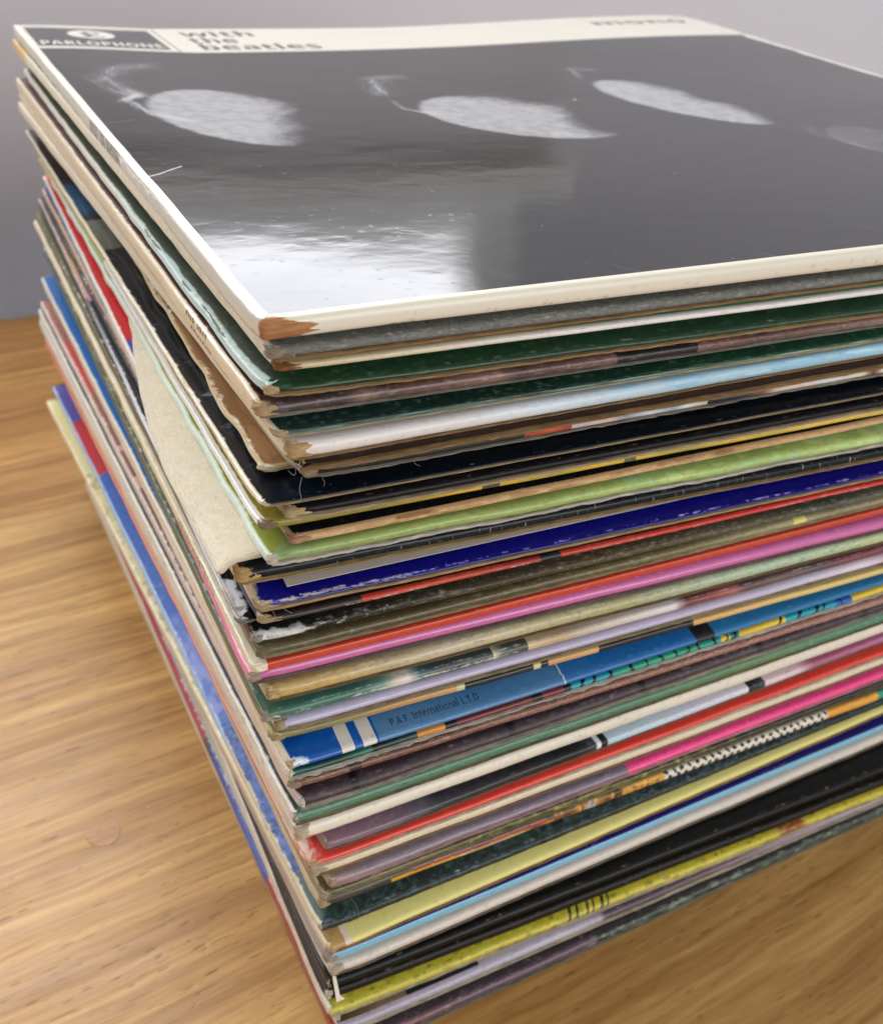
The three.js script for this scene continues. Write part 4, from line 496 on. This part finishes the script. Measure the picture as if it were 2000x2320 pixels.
sleeve('37', { label: 'thin dark olive speckled sleeve, under the mauve and hot pink one', f: [[0, '#55502f'], [20, '#6a6440'], [40, '#55522c'], [80, '#6d6a2e'], [100, '#4a4424'], [130, '#2e2a20'], [170, '#28221c'], [215, '#2a241e']], l: '#8d7d5e', back: '#a39a7c', bt: 0.4, bo: 0.05, brag: 0.15, rf: 0.9, cw: [2, TAN], lump: [3, '#b09a78', 0.45], gap: 0.4, mot: 0.2, paint: (c) => { dots(c, 40, 125, ['#8a8838', '#3a3418', '#a39c4a', '#2a2614'], 160, R_FE - 4, R_FB, [3, 14], [2, 5]); specks(c, 260, '#c9a24a', R_FE, R_FB, 0.5); } });
sleeve('38', { te: 0.72, label: 'dark sleeve printed with red bricks, a mustard strip and leopard spots', f: [[0, '#4a423a'], [18, '#3a322c'], [19, '#cf9a2a', 1], [36, '#d9a636'], [38, '#d8cda0', 1], [42, '#b9a468'], [56, '#c9b068'], [60, '#6d3a1e'], [64, '#b98426'], [70, '#5a3418'], [74, '#c28c28'], [76, '#b9b4b0', 1], [79, '#a87a24', 1], [86, '#4a2a16'], [88, '#cf9428', 1], [101, '#d8a034'], [102, '#ddd9c8', 1], [162, '#e0dccc'], [163, '#dc9c30', 1], [182, '#e0a238'], [184, '#2a9078', 1], [215, '#2f967e']], ft: [[0, '#241c18'], [20, '#2c211c'], [100, '#1e1612'], [215, '#241c16']], l: '#c9b898', lt: '#2a2420', back: null, rf: 1.3, cw: [2.4, TAN], lump: [3.6, '#b8a382', 0.5], gap: 0.4, mot: 0.1,
  paint: (c) => { rect(c, 19, 66, '#2c211c', R_FE - 2, R_FE + 9); for (let u = 22; u < 56; u += 5.6) for (const [y, o] of [[R_FE - 20, 0], [R_FE - 11, 2.8], [R_FE - 2, 0], [R_FE + 5, 2.8]]) rect(c, u + o, u + o + 5.1, ['#8a3c36', '#964640', '#7a342f'][(u * 3 + y | 0) % 3], y, y + (y < R_FE - 4 ? 8 : 5.6)); dots(c, 56, 100, ['#4a3a24', '#6d5a3a', '#8a4a34', '#3c4a2a'], 120, 4, R_FE, [4, 12], [2, 4]); dots(c, 66, 101, ['#7a4a1c', '#e0b04a', '#5a3418'], 70, R_FE, R_FB, [3, 9], [2, 4]);
    rect(c, 102, 163, '#ddd8c6', R_FE - 8, R_FB); let q = 0; for (let u = 102.6; u < 162; u += 1.35, q++) for (const [y, o] of [[R_FE - 6, 0], [R_FE + 4, 1], [R_FE + 13, 0], [R_FE + 21, 1]]) if ((q + o) % 2) { c.fillStyle = '#2a241e'; c.beginPath(); c.ellipse(fx(u) + rr(-2, 2), y + rr(-1, 1), rr(6, 8), rr(2.6, 3.4), rr(-0.2, 0.6), 0, 7); c.fill(); } } });
sleeve('39', { lw: 60, fibres: [['#d8cfbe', 0.05, [[4, 9, 6.2], [8, 7, 4.4], [10.4, 3, 2.8], [10.2, -0.6, 1.4], [9.6, -0.8, 0.4]]]], tl: 0.34, te: 0.40, label: 'dark teal marbled sleeve with purple, red and blue bands along its left edge', f: '#2c3836', ft: [[0, '#33433c'], [30, '#2a3634'], [80, '#33463e'], [120, '#353a4a'], [215, '#2f333c']], l: [[0, '#d4c4a4'], [60, '#cdbd9c'], [75, '#9ab8de'], [313, '#a8bfe0']], lt: [[0, '#3a5246'], [18, '#44605a'], [24, '#5a7ab8'], [40, '#4a66a4'], [70, '#4468b4'], [100, '#7680c4'], [118, '#6a78c0'], [126, '#1f5aae'], [170, '#1c56aa'], [225, '#2c5aac'], [227, '#b81e28', 1], [272, '#bc2028'], [274, '#4a3f96', 1], [313, '#564c9c']], back: '#6d5c48', bt: 0.4, bo: 0.0, rf: 1.4, cw: [1.6, GREY], lump: [2, '#c4beb4', 0.35], mot: 0.1, gap: 0.6, rough: 0.34, spec: 0.5, paint: (c) => { dots(c, 0, 215, ['#45585c', '#1f2a28', '#55606e', '#3d5a50', '#252e2e'], 2600, 0, R_FB, [2, 10], [1, 3.4]); ldots(c, 18, 75, ['#33508c', '#4a6cb4', '#2a4478', '#6a80c0'], 700, R_FB, R_LE, [2, 9], [1, 3.4]); ldots(c, 75, 130, ['#8a94d0', '#4f70c0'], 120, R_FB, R_LE, [8, 30], [2, 5]); } });
sleeve('40', { tl: 0.42, te: 0.42, label: 'pale yellow sleeve with a brown-taped near corner', f: '#dbd480', l: '#dfd1aa', lt: [[0, '#dbd480'], [24, '#c2b57c'], [120, '#bdb07a'], [313, '#d6cc8a']], back: '#a88a66', bt: 0.6, bo: 0.1, rf: 1.8, nf: 2.4, cw: [0], lump: [3.4, '#b89c78', 0.4], mot: 0.03, gap: 0.5, rough: 0.4, crush: 0.4, paint: (c) => { rect(c, -1, 5.4, '#b08c58'); c.fillRect(0, R_FB + 27, lx(18), R_LE - R_FB - 27); c.strokeStyle = '#d8cab4'; c.lineWidth = 16; c.beginPath(); for (let y = 0; y < R_FB; y += 4) c.lineTo(fx(6.1) + 14 * (vn(y * 0.1, 4) - 0.5), y); c.stroke(); specks(c, 40, '#8d8456', 0, R_FB, 0.6); ldots(c, 18, 240, ['#8d8258', '#cfc79a', '#a39766'], 500, R_FB, R_LE, [4, 16], [1, 4]); } });
sleeve('41', { te: 0.55, label: 'navy sleeve with sky blue lower stripe', f: '#7cb8d4', ft: '#211f66', l: '#a89a9a', back: null, rf: 1.3, nf: 3.2, cw: [3, ['#b9ada4', '#8d8288', '#5a5280']], lump: [4, '#a89c92', 0.35], gap: 0.5, mot: 0.05, rough: 0.3, paint: (c) => { band(c, '#211f66', fx, R_FE - 8, R_FE + 5); wear(c, R_FE - 4, 260, '#b4aaae', 5, 0, fx(9), 0.8); } });
sleeve('42', { label: 'thin greyish white sleeve above the black ones', f: '#cfc5b9', ft: '#cfc5b9', l: '#ddd3c2', back: '#8d8070', bt: 0.35, bo: 0, rf: 1.6, nf: 2, cw: [2.4, CREAM], lump: [4.2, '#c9bba4', 0.4], gap: 0.4, mot: 0.06 });
sleeve('43', { tl: 0.50, spec: 0.4, te: 0.40, label: 'thick black sleeve with a white torn strip at the near corner', f: '#0e0e0d', l: '#2c2622', lt: '#2b251f', lw: 30, lwc: '#8d8780', back: null, rf: 1.6, cw: [1, CREAM], gap: 0.6, mot: 0.05, rough: 0.34, crush: 0.3, max: 8, paint: (c) => { specks(c, 50, '#8d8d88', 0, R_FB, 0.5); },
  extra: (t, L, roof, floorAt, o) => { const W = [[9, 10, 4.6], [6, 4.5, 4], [3.2, 0.6, 3.2], [1.4, -1.8, -2.5], [1.6, -2.4, -3.6]]; const P = [], ix = []; W.forEach(([b, , dy], i) => { const wd = [0.7, 0.8, 0.8, 1.1, 2.2][i]; for (const [a, e] of [[1.3, 0], [1.3 + wd, 0.1], [1.3 + wd, 0.2], [1.3, 0.12]]) { const [x, z] = toW(L, a, b - i * 0.9 - 1.2); P.push((x - o[0]) / 1000, ((i < 3 ? roof(x, z) + 0.05 : floorAt(x, z) + dy + 3.4) + e - o[1]) / 1000, (z - o[2]) / 1000); } });
    for (let i = 0; i < 4; i++) for (let k = 0; k < 4; k++) { const a = i * 4 + k, b = i * 4 + (k + 1) % 4; ix.push(a, b, a + 4, a + 4, b, b + 4); } ix.push(0, 2, 1, 0, 3, 2, 16, 17, 18, 16, 18, 19);
    const g = new THREE.BufferGeometry(); g.setAttribute('position', new THREE.Float32BufferAttribute(P, 3)); g.setIndex(ix); const gg = g.toNonIndexed(); gg.computeVertexNormals(); mesh('torn_strip', gg, new THREE.MeshStandardMaterial({ color: lin('#ded5c4'), roughness: 0.8, side: THREE.DoubleSide }), t).userData.label = 'white torn paper strip'; } });
sleeve('44', { tl: 0.60, spec: 0.4, te: 0.60, label: 'black-brown sleeve directly above the yellow one', f: '#1b1713', l: '#2a241f', lt: '#28221d', lw: 30, lwc: '#8d8780', back: null, rf: 1.2, cw: [2, CREAM], lump: [2.4, '#d3c6b0', 0.4], gap: 0.35, mot: 0.08, rough: 0.4, paint: (c) => { specks(c, 40, '#b9b4a8', 0, R_FB, 0.5); } });
sleeve('45', { te: 0.50, label: 'yellow sleeve with dark brush strokes and cream spine, near the bottom', f: [[0, '#bfb636'], [150, '#c6b830'], [152, '#8a4a1e'], [160, '#93501f'], [163, '#c6b830'], [215, '#c6b830']], l: '#e0d8c4', lt: '#8d8a3a', back: '#dccfb4', bt: 0.5, bo: 0.15, rf: 1.5, cw: [1.6, CREAM], gap: 0.35, mot: 0.1, paint: (c) => { dots(c, 0, 215, ['#7d7818', '#d2ca4a', '#a39a20', '#b4a82a'], 700, 0, R_FB, [3, 14], [1, 4]); c.strokeStyle = '#33301a'; for (const u of [73, 75.5, 79, 81, 84, 86]) { c.lineWidth = rr(5, 9); c.beginPath(); c.moveTo(fx(u + 2.4), 12); c.quadraticCurveTo(fx(u + 1), 36, fx(u - 0.6), R_FB); c.stroke(); } } });
sleeve('46', { te: 0.50, label: 'lavender white sleeve with crimson, blue and red spine, second from the bottom', f: [[0, '#a59aa8'], [30, '#aaa2b2'], [70, '#b4aebc'], [84, '#a49aa8'], [86, '#4a3a40'], [120, '#5a464a'], [150, '#8d7c88'], [190, '#a396a4'], [215, '#8d8088']], ft: [[0, '#3a2a12'], [14, '#7a6a4a'], [22, '#1d1c1c', 1], [40, '#262424'], [44, '#b0a6a0', 1], [60, '#b4acb2'], [215, '#4a3f44']], l: [[0, '#8f2a26'], [50, '#a4302c'], [52, '#2446a0', 1], [70, '#2a50b0'], [108, '#1c3a90'], [112, '#1c2040'], [116, '#9a2430'], [122, '#b02c52'], [313, '#b32a54']], lt: '#c4bba8', back: '#d8ccb4', bt: 0.6, bo: 0.3, brag: 0.06, rf: 1.5, cw: [2.4, ['#c4a890', '#b4988a']], gap: 0.4, mot: 0.08, ls: 0.3 });
sleeve('47', { label: 'bottom sleeve of the stack, mauve to dark green edge resting on the oak', f: [[0, '#7a4a4a'], [40, '#5a4450'], [78, '#5c4452'], [80, '#2a332c', 1], [215, '#3a4238']], ft: '#3a3236', l: '#ddd0b4', lt: '#cfc2a4', back: '#8d8a78', bt: 0.8, bo: 0.3, brag: 0.12, rf: 1.2, cw: [2, TAN], gap: 0.35, mot: 0.14, paint: (c) => { dots(c, 78, 215, ['#6d7a66', '#1e2620', '#8d9484'], 260, R_FE, R_FB, [4, 18], [1, 4]); specks(c, 260, '#d8d8d0', R_FE - 6, R_FB, 0.5); } });

renderer.render(scene, camera);
